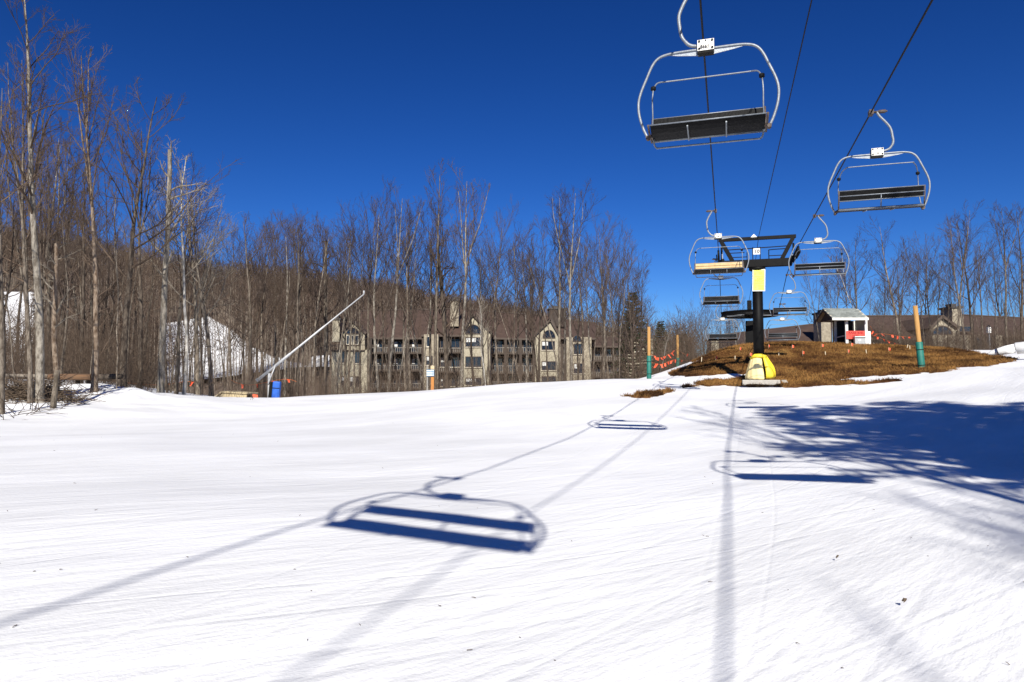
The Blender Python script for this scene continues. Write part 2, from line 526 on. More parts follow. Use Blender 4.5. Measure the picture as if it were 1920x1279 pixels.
for q in ((1180, 808, 19.5), (1450, 768, 24), (1280, 760, 27), (1430, 721, 36.4), (1160, 709, 40), (1080, 713, 40.5), (1000, 718, 41), (900, 725, 42), (760, 735, 43),
          (620, 742, 44), (520, 746, 43), (430, 749, 41), (320, 744, 36), (230, 736, 31), (175, 722, 29.5), (120, 745, 26), (90, 768, 23), (0, 786, 20.5),
          (60, 735, 30), (0, 715, 36), (200, 715, 40),
          (700, 770, 27), (400, 787, 23), (900, 760, 27), (200, 800, 19.5),
          (1265, 703, 45), (1330, 668, 48), (1400, 650, 49), (1500, 647, 50), (1600, 650, 51), (1631, 649, 51), (1719, 658, 48), (1762, 667, 46.5), (1902, 679, 38),
          (1900, 667, 43), (1330, 723, 37), (1500, 721, 36), (1560, 715, 35.7), (1700, 705, 34), (1728, 692, 36), (1860, 690, 34), (1560, 692, 40), (1500, 672, 44.5),
          (1920, 940, 9.2), (1920, 840, 14.6), (1920, 740, 22.5), (1700, 742, 27), (1700, 850, 14.0)):
    cpx(*q)
_C = np.array(_ctrl)
def _phi(r2):
    return np.where(r2 > 1e-12, 0.5 * r2 * np.log(np.maximum(r2, 1e-12)), 0.0)
def _tps_fit(C, lam=0.35):
    n = len(C)
    S = 20.0
    xy = C[:, :2] / S
    d2 = ((xy[:, None] - xy[None]) ** 2).sum(-1)
    A = np.zeros((n + 3, n + 3))
    A[:n, :n] = _phi(d2) + lam * 0.01 * np.eye(n)
    A[:n, n] = 1; A[:n, n + 1:] = xy
    A[n, :n] = 1; A[n + 1:, :n] = xy.T
    w = np.linalg.solve(A, np.concatenate([C[:, 2], np.zeros(3)]))
    return xy, w, S
_TP = _tps_fit(_C)
def field(X, Y):
    xy, w, S = _TP
    X = np.asarray(X, dtype=float); Y = np.asarray(Y, dtype=float)
    sh = X.shape
    q = np.stack([X.ravel(), Y.ravel()], 1) / S
    out = np.empty(len(q))
    for i in range(0, len(q), 20000):
        s = q[i:i + 20000]
        d2 = ((s[:, None] - xy[None]) ** 2).sum(-1)
        out[i:i + 20000] = _phi(d2) @ w[:-3] + w[-3] + s @ w[-2:]
    return out.reshape(sh)

def sstep(t):
    t = np.clip(t, 0, 1)
    return t * t * (3 - 2 * t)

_rng = np.random.default_rng(7)
def vnoise(X, Y, scale, seed=0):
    """smooth value noise"""
    r = np.random.default_rng(1000 + seed)
    T = r.random((64, 64))
    x = np.asarray(X) / scale; y = np.asarray(Y) / scale
    xi = np.floor(x).astype(int); yi = np.floor(y).astype(int)
    fx = sstep(x - xi); fy = sstep(y - yi)
    g = lambda a, b: T[a % 64, b % 64]
    return (g(xi, yi) * (1 - fx) * (1 - fy) + g(xi + 1, yi) * fx * (1 - fy) + g(xi, yi + 1) * (1 - fx) * fy + g(xi + 1, yi + 1) * fx * fy) * 2 - 1

RIDGE_PX = [-500, -200, 0, 100, 180, 330, 450, 600, 700, 850, 950, 1050, 1150, 1260, 1400]
RIDGE_PY = [345, 385, 412, 432, 452, 476, 492, 512, 527, 560, 578, 600, 640, 700, 712]
RIDGE_Y = 430.0
def terrain(X, Y):
    X = np.asarray(X, dtype=float); Y = np.asarray(Y, dtype=float)
    Yc = np.maximum(Y, 25.0)
    a = X / Yc
    zv = -2.9 + 6.7 * sstep((a - 0.24) / 0.14)
    px = 960 + F * a
    ry = np.interp(px, RIDGE_PX, RIDGE_PY)
    zr = np.maximum((HOR - ry) / F * RIDGE_Y - 13.0, -2.0)
    t = (Y - 112.0) / (RIDGE_Y - 112.0)
    up = np.where(t < 1, np.clip(t, 0, 1) ** 0.95, np.maximum(1 - (t - 1) * 0.35, -0.2))
    z = zv + (zr - zv) * np.where(zr > zv, up, 0)
    far = sstep((np.abs(X) - 500) / 500) * 0
    # dips out of sight under the snow slope
    under = (1 - sstep((Y - 62) / 9.0)) * sstep((Y + 70) / 30.0) * (1 - sstep((np.abs(X) - (50 + 0.6 * np.abs(Y))) / 40))
    return z * (1 - under) + under * (-14.0) + far

def hit(px, py, fn, y0=4.0, y1=460.0, n=6000):
    """where the line of sight meets a height function"""
    Ys = np.geomspace(y0, y1, n)
    a = (px - 960.0) / F; b = -(py - 639.5) / F
    d = np.array([a, CP - b * SP, SP + b * CP]) / (CP - b * SP)
    z = EYE + d[2] * Ys
    g = fn(d[0] * Ys, Ys)
    i = np.argmax(z <= g)
    if not (z <= g).any():
        return None
    return Vector((d[0] * Ys[i], Ys[i], float(g[i])))

def gz(x, y):
    return float(field(np.array([x]), np.array([y]))[0])

# ------------------------------------------------------------------ structure: snow slope, far ground, mound
def grid_faces(nr, nc):
    i = np.arange(nr - 1)[:, None] * nc + np.arange(nc - 1)[None]
    return np.stack([i, i + 1, i + 1 + nc, i + nc], -1).reshape(-1, 4)

ys = np.concatenate([np.linspace(-46, 1.5, 40), np.geomspace(3.5, 80, 420) - 1.9])
us = np.linspace(-1, 1, 430)
us = np.sign(us) * (0.55 * np.abs(us) + 0.45 * np.abs(us) ** 2.2)
YY, UU = np.meshgrid(ys, us, indexing='ij')
XX = UU * (np.abs(YY) * 1.05 + 14.0)
ZZ = field(XX, YY)
th = R(47)
al = XX * math.sin(th) + YY * math.cos(th); ac = XX * math.cos(th) - YY * math.sin(th)
near = np.exp(-np.maximum(YY - 4, 0) / 22.0)
ZZ += 0.018 * vnoise(al * 0.12, ac, 0.9, 1) * near + 0.007 * vnoise(al * 0.10, ac, 0.33, 2) * near + 0.05 * vnoise(XX, YY, 3.1, 3)
bank = np.exp(-(((XX + 17.5) / 5) ** 2 + ((YY - 28) / 6) ** 2))
ZZ += bank * (0.18 * vnoise(XX, YY, 1.3, 4) + 0.07 * vnoise(XX, YY, 0.5, 5))
edge = np.maximum(sstep((np.abs(UU) - 0.965) / 0.035), sstep((YY - 74) / 3.0))
ZZ = ZZ - edge * 9
snow = link('snow_slope', fast_mesh('snow_slope', np.stack([XX, YY, ZZ], -1), [grid_faces(*XX.shape)]), M_SNOW)
tag(snow, 'groomed white snow slope with ski tracks', None, kind='structure')

tx = np.concatenate([np.linspace(-1600, -420, 20), np.linspace(-400, 260, 150), np.linspace(280, 1600, 22)])
ty = np.concatenate([np.linspace(-1500, -80, 15), np.linspace(-60, 520, 150), np.linspace(560, 2400, 16)])
TY, TX = np.meshgrid(ty, tx, indexing='ij')
TZ = terrain(TX, TY)
TZ += np.where(TY > 110, 2.5 * vnoise(TX, TY, 35, 6), 0)
ground = link('ground', fast_mesh('ground', np.stack([TX, TY, TZ], -1), [grid_faces(*TX.shape)]), M_FLOOR)
tag(ground, 'brown wooded hillside and valley ground', None, kind='structure')

# open ski runs seen between the trees on the hillside
def poly_mask(px, py, poly):
    inside = np.zeros(np.shape(px), bool)
    n = len(poly)
    for i in range(n):
        x1, y1 = poly[i]; x2, y2 = poly[(i + 1) % n]
        c = ((y1 > py) != (y2 > py)) & (px < (x2 - x1) * (py - y1) / (y2 - y1 + 1e-9) + x1)
        inside ^= c
    return inside
RUNS = []      # ski runs as polygons on the ground plan
def ski_run(poly_px, name):
    pts = []
    for (px, py) in poly_px:
        h = hit(px, py, terrain, 75, 429)
        if h is None:
            h = at(px, py, 425)
        pts.append((h.x, h.y))
    RUNS.append(pts)
    P = np.array(pts)
    x0, y0 = P.min(0); x1, y1 = P.max(0)
    nx = 70
    gy, gx = np.meshgrid(np.linspace(y0, y1, nx), np.linspace(x0, x1, nx), indexing='ij')
    ins = poly_mask(gx, gy, pts)
    gzv = terrain(gx, gy) + 2.5 * vnoise(gx, gy, 35, 6) + 0.9
    f = grid_faces(nx, nx)
    keep = ins.ravel()[f].all(1)
    if not keep.any():
        return
    me = fast_mesh(name, np.stack([gx, gy, gzv], -1), [f[keep]])
    o = link(name, me, M_SNOW)
    tag(o, None, None, kind='structure')
ski_run([(296, 604), (392, 588), (452, 636), (540, 690), (590, 716), (290, 722)], 'ski_run')
ski_run([(-160, 560), (66, 556), (74, 640), (70, 712), (-160, 716)], 'ski_run')
ski_run([(160, 463), (196, 469), (212, 480), (176, 474)], 'ski_run')
ski_run([(585, 690), (618, 690), (618, 716), (575, 716)], 'ski_run')

# the brown mound: a sheet that rises out of the snow inside its own ragged outline
OUT = [(1248, 704), (1290, 688), (1320, 664), (1400, 644), (1500, 640), (1640, 643), (1722, 652), (1764, 662), (1840, 669), (1905, 678),
       (1862, 686), (1800, 690), (1765, 699), (1690, 702), (1600, 708), (1565, 713), (1640, 714), (1700, 712), (1640, 719), (1540, 724),
       (1470, 727), (1400, 726), (1330, 721), (1310, 716), (1372, 712), (1400, 706), (1382, 700), (1330, 706), (1290, 707)]
def to_plan(px, py):
    h = hit(px, py, field, 6, 51.0, 3000)
    return (h.x, h.y) if h is not None else None
plan = []
crest_Y = {1248: 46, 1290: 47, 1320: 51, 1400: 57, 1500: 58, 1640: 58, 1722: 56, 1764: 54, 1840: 47, 1905: 40}
for i, (px, py) in enumerate(OUT):
    if i < 10:
        Yc = crest_Y[px]
        plan.append((X_at(px, Yc), Yc))
    else:
        plan.append(to_plan(px, py))
plan = [p for p in plan if p]
PATCH = [to_plan(*q) for q in ((1174, 746), (1200, 739), (1262, 732), (1300, 722), (1345, 718), (1390, 720), (1340, 727), (1290, 728), (1262, 740), (1215, 747))]
def sdist(X, Y, poly):
    """signed distance, positive inside"""
    P = np.array(poly)
    sh = X.shape
    q = np.stack([X.ravel(), Y.ravel()], 1)
    best = np.full(len(q), 1e9)
    for i in range(len(P)):
        a, b = P[i], P[(i + 1) % len(P)]
        ab = b - a
        t = np.clip(((q - a) @ ab) / (ab @ ab + 1e-9), 0, 1)
        best = np.minimum(best, np.linalg.norm(q - (a + t[:, None] * ab), axis=1))
    ins = poly_mask(q[:, 0], q[:, 1], [tuple(p) for p in P])
    return np.where(ins, best, -best).reshape(sh)
def earth_sheet(name, poly, step, label, amp, soft, shrink=0.0):
    P = np.array(poly)
    x0, y0 = P.min(0) - 1.5; x1, y1 = P.max(0) + 1.5
    gx, gy = np.meshgrid(np.arange(x0, x1, step), np.arange(y0, y1, step))
    d = sdist(gx, gy, poly)
    d = d - shrink + amp * (0.45 * vnoise(gx, gy, 0.9, 21) + 0.35 * vnoise(gx, gy, 0.3, 22) + 0.2 * vnoise(gx, gy, 2.1, 25))
    h = np.clip(d / soft, -1, 1) * 0.10
    z = field(gx, gy) + 0.05 * vnoise(gx, gy, 3.1, 3) + h + np.where(d > 0, 0.05 * vnoise(gx, gy, 0.55, 23) + 0.03 * vnoise(gx, gy, 0.2, 24), 0)
    f = grid_faces(*gx.shape)
    keep = (d.ravel()[f] > -soft * 1.3).all(1)
    o = link(name, fast_mesh(name, np.stack([gx, gy, z], -1), [f[keep]]), M_GRASS)
    tag(o, label, None, kind='structure')
    return d, gx, gy, z
dm, mgx, mgy, mgz = earth_sheet('grass_mound', plan, 0.14, 'brown dead grass mound bare of snow', 0.8, 0.45)
dp, pgx, pgy, pgz = earth_sheet('bare_ground', PATCH, 0.07, 'thin strip of bare brown ground melting out of the snow', 1.0, 0.3, 0.2)

# dead grass blades over the bare ground
def blades(name, d, gx, gy, gzv, count, seed):
    r = np.random.default_rng(seed)
    idx = np.flatnonzero(d.ravel() > 0.02)
    pick = r.choice(idx, count)
    n = count
    base = np.stack([gx.ravel()[pick], gy.ravel()[pick], gzv.ravel()[pick]], 1)
    base[:, :2] += r.uniform(-.09, .09, (n, 2))
    hgt = r.uniform(.05, .15, n)
    ang = r.uniform(0, 2 * np.pi, n)
    lean = r.uniform(.3, 1.6, n) * hgt
    wd = r.uniform(.010, .022, n)
    la = r.uniform(0, 2 * np.pi, n)
    s = np.stack([np.cos(ang), np.sin(ang), 0 * ang], 1) * wd[:, None]
    tip = base + np.stack([np.cos(la) * lean, np.sin(la) * lean, hgt], 1)
    base[:, 2] -= 0.02
    V = np.stack([base - s, base + s, tip], 1)
    f = np.arange(n * 3).reshape(-1, 3)
    o = link(name, fast_mesh(name, V, [f], False), M_BLADE)
    tag(o, 'short dead grass on the mound', 'grass', kind='stuff')
blades('dead_grass', dm, mgx, mgy, mgz, 60000, 3)
blades('dead_grass', dp, pgx, pgy, pgz, 2500, 4)

# ------------------------------------------------------------------ chairlift
VP = (1364.0, 704.0)
LX = (VP[0] - 960) / F                 # sideways run of the line per metre forward
LZ = (HOR - VP[1]) / F
LANG = math.atan(LX)
OZ = 6.6
TOWER_Y = 36.6
_dirv = at(VP[0], VP[1], 1.0) - Vector((0, 0, EYE))
def _anchor(px, oz):
    """point of a line that crosses the top picture edge at px and runs oz above the eye"""
    k = at(px, 0, 1.0) - Vector((0, 0, EYE))
    Y = oz / (k.z - _dirv.z)
    return Vector((k.x * Y, Y, EYE + k.z * Y))
_AN = {'L': _anchor(1313, OZ), 'R': _anchor(1748, OZ), 'W': _anchor(1522, 7.43)}
def line_pt(Y, side):
    a = _AN[side]
    return a + _dirv * (Y - a.y)
def rope_pt(Y, side):
    p = line_pt(Y, side)
    if Y > TOWER_Y:
        p.z = line_pt(TOWER_Y, side).z + float(np.interp(Y, [TOWER_Y, 42, 47.5, 50.5], [0, -0.45, -1.62, -2.15]))
    return p

ropeL = [rope_pt(y, 'L') for y in list(np.linspace(-45, TOWER_Y - .8, 14)) + [TOWER_Y, 38.5, 42, 45, 47.5, 50.2]]
ropeR = [rope_pt(y, 'R') for y in list(np.linspace(-45, TOWER_Y - .8, 14)) + [TOWER_Y, 38.5, 42, 45, 47.5, 50.2]]
BWc = (ropeL[-1] + ropeR[-1]) / 2
BWr = (ropeR[-1] - ropeL[-1]).length / 2
ca, sa = math.cos(LANG), math.sin(LANG)
U = Vector((ca, -sa, 0)); D = Vector((sa, ca, 0))
# square the wheel up to the line
BWr = (ropeR[-1] - ropeL[-1]).dot(U) / 2
arc = [BWc + U * (-math.cos(t) * BWr) + D * (math.sin(t) * BWr) for t in np.linspace(0, math.pi, 15)]
mb = MB(); mb.tube(ropeL + arc[0:] + list(reversed(ropeR)), 0.02, 7)
tag(mb.build('haul_rope', M_CABLE), 'dark steel haul rope carrying all the lift chairs round the bullwheel', 'cable')

wire = [line_pt(y, 'W') for y in np.linspace(-45, TOWER_Y, 12)]
wire += [at(1411, 530, 43), at(1404, 566, 49.9)]
mb = MB(); mb.tube(wire, 0.014, 6)
tag(mb.build('communication_cable', M_CABLE), 'thin dark cable running between the two haul rope lines over the tower', 'cable')

def make_chair(footrest=True, seat_mat=None, number=None, two_struts=True):
    t = bpy.data.objects.new('lift_chair', None)
    t.empty_display_size = 0.3
    COL.objects.link(t)
    mb = MB()
    mb.box((0.0, 0, -0.01), (0.10, 0.22, 0.13))
    mb.tube([(0.03, 0, 0.0), (0.17, 0, 0.0), (0.18, 0, 0), (0.33, 0, 0.0)], [0.032, 0.032, 0.05, 0.05], 10)
    mb.tube([(0.33, 0, 0), (0.37, 0, 0)], 0.028, 8)
    mb.build('grip', M_RUST, t)
    hp = smooth_path([(.13, 0, .02), (.18, 0, -.10), (.30, 0, -.30), (.385, 0, -.50), (.395, 0, -.72), (.385, 0, -.90), (.31, 0, -1.06), (.20, 0, -1.125), (.04, 0, -1.14)], 5)
    MB().tube(hp, 0.030, 12).build('hanger', M_STEEL, t)
    zt = -1.20
    half = [(-.985, 0, -2.64), (-1.06, 0, -2.47), (-1.125, 0, -2.24), (-1.14, 0, -2.03), (-1.10, 0, -1.84), (-1.00, 0, -1.60), (-.90, 0, -1.38), (-.80, 0, -1.265), (-.66, 0, -1.215), (-.45, 0, zt), (0, 0, zt)]
    full = half + [(-x, y, z) for (x, y, z) in reversed(half[:-1])]
    bail = MB().tube(smooth_path(full, 4), 0.0225, 12).build('bail', M_STEEL, t)
    for s in (-1, 1):
        MB().prism([(s * .12, -.006, zt - .03), (s * .60, -.006, zt - .034), (s * .46, -.006, zt - .062), (s * .12, -.006, zt - .105)], (0, .012, 0)).build('gusset', M_STEEL, bail)
    MB().box((0, 0, zt + .02), (.27, .15, .22)).build('clamp_block', M_BLACKPAINT, t)
    for s in (-1, 1):
        pl = MB().box((0, s * .085, zt + .035), (.27, .014, .185)).build('number_plate', M_WHITEPLATE, t)
        for (x, z) in ((-.105, .065), (.105, .065), (-.105, -.06), (.105, -.06), (0, .07)):
            c = Vector((x, s * .092, zt + .035 + z))
            MB().tube([c, c + Vector((0, s * .014, 0))], 0.019 if x else .012, 8).build('bolt', M_BLACKPAINT, pl)
        if number:
            text('lettering', number, .085, M_LETTER, pl, (0.01, s * .0935, zt + .0), (math.pi / 2, 0, 0 if s < 0 else math.pi), sx=.85)
    # seat pan with rolled nose
    prof = [(-.24, -2.585), (-.20, -2.60), (.08, -2.612), (.20, -2.60), (.265, -2.575), (.275, -2.55), (.24, -2.53), (.18, -2.532), (.08, -2.545), (-.20, -2.54), (-.24, -2.555)]
    prof = [(y, z + .15 * y) for (y, z) in prof]
    seat = MB().prism([(-.92, y, z) for (y, z) in prof], (1.84, 0, 0)).build('seat', M_VINYL, t, bevel=0.008)
    MB().tube([(-.93, .283, -2.52), (.93, .283, -2.52)], 0.012, 8).build('seat_trim', M_STEEL, seat)
    MB().tube([(-.95, -.26, -2.618), (.95, -.26, -2.618)], 0.026, 10).build('seat_rail', M_STEEL, seat)
    for x in ((-.31, .31)):
        MB().bar((x, -.25, -2.66), (x, .25, -2.58), .022, .022).build('seat_strut', M_STEEL, seat)
    # backrest of two padded slats between grey tubes
    back = MB()
    for (z0, z1, y0, y1) in ((-2.185, -2.295, -.375, -.35), (-2.31, -2.405, -.346, -.322)):
        back.prism([(-.92, y0 - .02, z0), (-.92, y0 + .02, z0), (-.92, y1 + .02, z1), (-.92, y1 - .02, z1)], (1.84, 0, 0))
    bk = back.build('backrest', seat_mat or M_VINYL, t, bevel=0.008)
    for (z, y) in ((-2.175, -.38), (-2.30, -.352), (-2.418, -.325)):
        MB().tube([(-.94, y - .014, z), (.94, y - .014, z)], 0.014, 8).build('back_rail', M_STEEL, bk)
    MB().tube([(0, -.36, -2.30), (0, -.345, -2.44), (0, -.29, -2.60)], 0.015, 8).build('back_support', M_STEEL, bk)
    for s in (-1, 1):
        br = MB()
        br.tube([(s * .94, -.39, -2.16), (s * .945, -.33, -2.42), (s * .945, -.26, -2.635), (s * .95, .05, -2.60), (s * .95, .29, -2.52)], 0.018, 8)
        br.bar((s * .985, 0, -2.62), (s * .94, -.05, -2.60), .07, .05)
        br.tube([(s * .985, -.05, -2.64), (s * .985, .05, -2.64)], .035, 10)
        br.build('end_bracket', M_RUST, t)
    bar = MB().tube(smooth_path([(-.885, -.02, -1.77), (-.83, -.15, -1.63), (-.74, -.26, -1.57), (-.62, -.29, -1.56), (.62, -.29, -1.56), (.74, -.26, -1.57), (.83, -.15, -1.63), (.885, -.02, -1.77)], 4), 0.0125, 8).build('restraint_bar', M_STEEL, t)
    for s in (-1, 1):
        MB().tube(smooth_path([(s * .885, -.02, -1.77), (s * .90, .02, -2.0), (s * .90, -.02, -2.3), (s * .92, -.10, -2.58)], 4), 0.012, 8).build('bar_upright', M_STEEL, bar)
        MB().tube([(s * .885, -.02, -1.81), (s * .885, -.02, -1.795), (s * .885, -.02, -1.745), (s * .885, -.02, -1.73)], [.02, .045, .045, .02], 10).build('bar_joint', M_RUBBER, bar)
    if footrest:
        MB().tube(smooth_path([(-.90, -.16, -2.60), (-.895, -.18, -2.70), (-.85, -.19, -2.765), (-.70, -.19, -2.77), (.70, -.19, -2.77), (.85, -.19, -2.765), (.895, -.18, -2.70), (.90, -.16, -2.60)], 4), 0.015, 8).build('footrest', M_STEEL, t)
    return t

GRP = 'chairs hanging on the lift'
def place_chair(side, Y, label, number=None, seat_mat=None, tilt=0.0, src=None):
    if src:
        c = copy_tree(src)
    else:
        c = make_chair(side == 'L', seat_mat, number)
        for q in c.children_recursive:               # short hanger
            if q.name.startswith('lettering'):
                q.location.z += .13
                q.location.x += -.09 if side == 'L' else .11
            else:
                for v in q.data.vertices:
                    v.co.x += (-.09 if side == 'L' else .11) * min(1.0, max(0.0, (-v.co.z - .15) / .85))
                    v.co.z = v.co.z + .13 if v.co.z < -1.0 else v.co.z * .886
    p = rope_pt(Y, side)
    c.location = p
    c.rotation_euler = (tilt, 0, -LANG + (math.pi if side == 'L' else 0.0))
    tag(c, label, 'chairlift chair', GRP)
    return c
cL1 = place_chair('L', 11.5, 'largest grey framed lift chair with black seat, top of the picture', '866:1')
cR1 = place_chair('R', 17.1, 'grey framed lift chair high above the white hut, second largest in view', 'n')
cL2 = place_chair('L', 27.5, 'lift chair with tan worn backrest in front of the black tower head', '10', M_TANVINYL)
proL = place_chair('L', 38.2, 'lift chair hanging just below the chair with the tan backrest')
proR = place_chair('R', 28.4, 'lift chair beside the black tower head, over the dark sheave wheels')
place_chair('R', 42.0, 'lift chair level with the dark bullwheel, above the white hut side', src=proR)
place_chair('L', 47.6, 'lowest small lift chair left of the dark bullwheel post', src=proL)
place_chair('R', 47.6, 'lowest small lift chair partly behind the black tower trunk', src=proR)
place_chair('L', -2.0, 'lift chair outside the view whose shadow lies large on the snow', src=proL)
place_chair('R', 2.5, 'lift chair outside the view whose shadow lies beside the tree shade', src=proR)

# ---- tower
TC = (line_pt(TOWER_Y, 'L') + line_pt(TOWER_Y, 'R')) / 2
TZ0 = gz(TC.x, TC.y)
TC.z = TZ0
tw = thing('lift_tower', 'black steel chairlift tower with yellow pads round its foot and yellow sign', 'lift tower', TC, -LANG)
ROPEZ = line_pt(TOWER_Y, 'L').z - TZ0
ZB = at(1420, 494, TOWER_Y).z - TZ0
MB().box((0.06, -0.05, 0.02), (1.85, 1.5, 0.44)).build('footing', M_CONCRETE, tw, bevel=0.04)
trunk = MB().tube([(0, 0, 0.2), (0, 0, ZB - 0.25)], [0.275, 0.255], 24).build('trunk', M_BLACKPAINT, tw)
MB().tube([(0, 0, ZB - .42), (0, 0, ZB - .36), (0, 0, ZB - .24), (0, 0, ZB - .2)], [.27, .42, .42, .3], 20).build('flange', M_BLACKPAINT, trunk)
gap = (line_pt(TOWER_Y, 'R') - line_pt(TOWER_Y, 'L')).length * ca
arm = MB().box((0, 0, ZB), (gap - .45, .36, .40)).build('crossarm', M_BLACKPAINT, tw, bevel=0.01)
for x in (-1.25, -.5, .5, 1.25):
    MB().box((x, -.186, ZB), (.04, .014, .36)).build('stiffener', M_BLACKPAINT, arm)
ZT = at(1420, 447, TOWER_Y).z - TZ0
fr = MB()
fr.bar((-1.95, 0, ZT), (1.95, 0, ZT), .17, .17)
frame = fr.build('lifting_frame', M_BLACKPAINT, tw)
for s in (-1, 1):
    MB().bar((s * 1.25, 0, ZB + .2), (s * 1.80, 0, ZT - .085), .24, .2).build('frame_arm', M_BLACKPAINT, frame)
rl = MB()
rl.bar((-1.5, 0.02, ZB + .80), (1.55, 0.02, ZB + .86), .045)
rl.bar((-1.45, 0.02, ZB + .62), (-.62, 0.02, ZB + .62), .04)
rl.bar((-1.4, 0.02, ZB + .38), (-.5, 0.02, ZB + .38), .04)
rl.bar((-.5, 0.02, ZB + .2), (-.5, 0.02, ZB + .62), .04)
rl.bar((-.21, -.1, ZB + .2), (-.21, -.1, ZB + .86), .045)
rl.bar((.16, -.1, ZB + .2), (.16, -.1, ZB + .86), .045)
rl.tube(smooth_path([(.60, 0.02, ZB + .2), (.60, 0.02, ZB + .62), (.68, 0.02, ZB + .70), (1.5, 0.02, ZB + .72)], 4), .024, 8)
rl.bar((.60, .02, ZB + .38), (1.35, .02, ZB + .38), .04)
rl.build('service_railing', M_BLACKPAINT, tw)
MB().prism([(-.30, -.11, ZT + .05), (.02, -.11, ZT + .05), (-.14, -.11, ZT + .22)], (0, .01, 0)).build('warning_triangle', M_WHITEPLATE, tw)
ns = MB().box((-.02, -.15, ZB + .62), (.34, .012, .32)).build('number_sign', M_WHITEPLATE, tw)
text('lettering', '10', .26, M_LETTER, ns, (-.0, -.158, ZB + .61), (math.pi / 2, 0, 0))
zs = at(1424, 527, TOWER_Y).z - TZ0
sg = MB().box((.06, -.30, zs), (.63, .02, 1.16), ry=R(1.5)).build('yellow_sign', M_WHITEPLATE, tw)
MB().box((.06, -.313, zs), (.56, .008, 1.08), ry=R(1.5)).build('sign_face', M_YELLOW, sg)
text('lettering', 'KEEP', .135, M_YLINE, sg, (.11, -.319, zs + .07), (math.pi / 2, 0, 0), .001)
text('lettering', 'TIPS UP', .125, M_YLINE, sg, (.09, -.319, zs - .05), (math.pi / 2, 0, 0), .001)
ln = MB()
for (x0, x1, z) in ((-.17, .26, .19), (-.17, .27, -.16), (.02, .20, .40), (.06, .20, .32), (.0, .25, -.30), (.05, .22, -.37), (0, .24, -.45)):
    ln.box((.06 - .06 + (x0 + x1) / 2 + .03, -.319, zs + z), (x1 - x0, .003, .03))
ln.box((-.12, -.319, zs + .34), (.05, .003, .07)); ln.box((-.10, -.319, zs - .37), (.06, .003, .05)); ln.box((-.11, -.319, zs + .0), (.07, .003, .10), ry=.4)
ln.build('sign_print', M_YLINE, sg)
for s, name in ((-1, 'sheave_assembly'), (1, 'sheave_assembly')):
    xs = s * gap / 2
    zr = ROPEZ
    bm_ = MB()
    bm_.bar((xs + s * -.14, -1.15, zr - .34), (xs + s * -.14, 1.15, zr - .38), .06, .16)
    bm_.bar((xs - s * .14, 0, zr - .36), (s * (gap / 2 - .25), 0, ZB), .22, .26)
    bm_.bar((xs + s * .10, -.95, zr - .28), (xs + s * .10, .95, zr - .3), .05, .10)
    bm_.tube([(xs - s * .16, -.3, zr - .1), (xs - s * .16, -.3, zr + .28)], .05, 8)
    sh = bm_.build(name, M_BLACKPAINT, tw)
    for k in range(6):
        y = -1.0 + k * .4
        MB().tube([(xs - .05, y, zr - .21), (xs - .02, y, zr - .21), (xs + .02, y, zr - .21), (xs + .05, y, zr - .21)], [.205, .185, .185, .205], 18).build('sheave', M_RUBBER, sh)
    MB().bar((xs - s * .20, -.05, zr + .02), (xs - s * .20, -.05, zr - .75), .05, .05).build('brake_switch_bracket', M_STEEL, sh)

def padded(name, m, a0, a1, prof, seed, n=28, thick=.16, parent=None, wr=.03):
    """a bulging soft cover wrapped part way round the trunk"""
    r = np.random.default_rng(seed)
    mbp = MB()
    nz = len(prof)
    out, inn = [], []
    for j, (z, rad) in enumerate(prof):
        ro, ri = [], []
        for i in range(n + 1):
            t = a0 + (a1 - a0) * i / n
            w = wr * math.sin(i * 1.3 + j * .9 + seed) + r.uniform(-wr, wr) * .7
            ed = 1 - .12 * (abs(2 * i / n - 1) ** 6)
            ro.append(((rad * ed + w) * math.cos(t), (rad * ed + w) * math.sin(t), z + r.uniform(-.02, .02)))
            ri.append(((rad * .8 - thick * .2) * math.cos(t), (rad * .8 - thick * .2) * math.sin(t), z))
        out.append(ro); inn.append(ri)
    V = [p for rr in out for p in rr] + [p for rr in inn for p in rr]
    k = (n + 1); o2 = nz * k
    Fc = []
    for j in range(nz - 1):
        for i in range(n):
            Fc.append((j * k + i, j * k + i + 1, (j + 1) * k + i + 1, (j + 1) * k + i))
            Fc.append((o2 + j * k + i + 1, o2 + j * k + i, o2 + (j + 1) * k + i, o2 + (j + 1) * k + i + 1))
        for i in (0, n):
            Fc.append((j * k + i, (j + 1) * k + i, o2 + (j + 1) * k + i, o2 + j * k + i))
    for i in range(n):
        for j in (0, nz - 1):
            Fc.append((j * k + i, j * k + i + 1, o2 + j * k + i + 1, o2 + j * k + i))
    mbp.add(V, Fc, True)
    o = mbp.build(name, m, parent)
    md = o.modifiers.new('soft', 'SUBSURF'); md.levels = 1; md.render_levels = 1
    return o
o = padded('base_pad', M_TANPAD, R(150), R(292), [(.24, .76), (.5, .70), (.8, .61), (1.1, .51), (1.35, .43), (1.46, .36)], 3, parent=tw, wr=.012)
o['label'] = 'faded tan pad'
o = padded('base_pad', M_YELPAD, R(-62), R(122), [(.30, .70), (.42, .82), (.66, .80), (.92, .72), (1.16, .60), (1.40, .45), (1.56, .34)], 8, parent=tw, wr=.04)
o['label'] = 'bright yellow crumpled pad cover'
MB().tube([(-.42, -.16, 1.38), (-.2, -.36, 1.50), (.1, -.42, 1.50), (.34, -.2, 1.42)], [.07, .1, .11, .08], 10).build('pad_collar', M_YELPAD, tw)

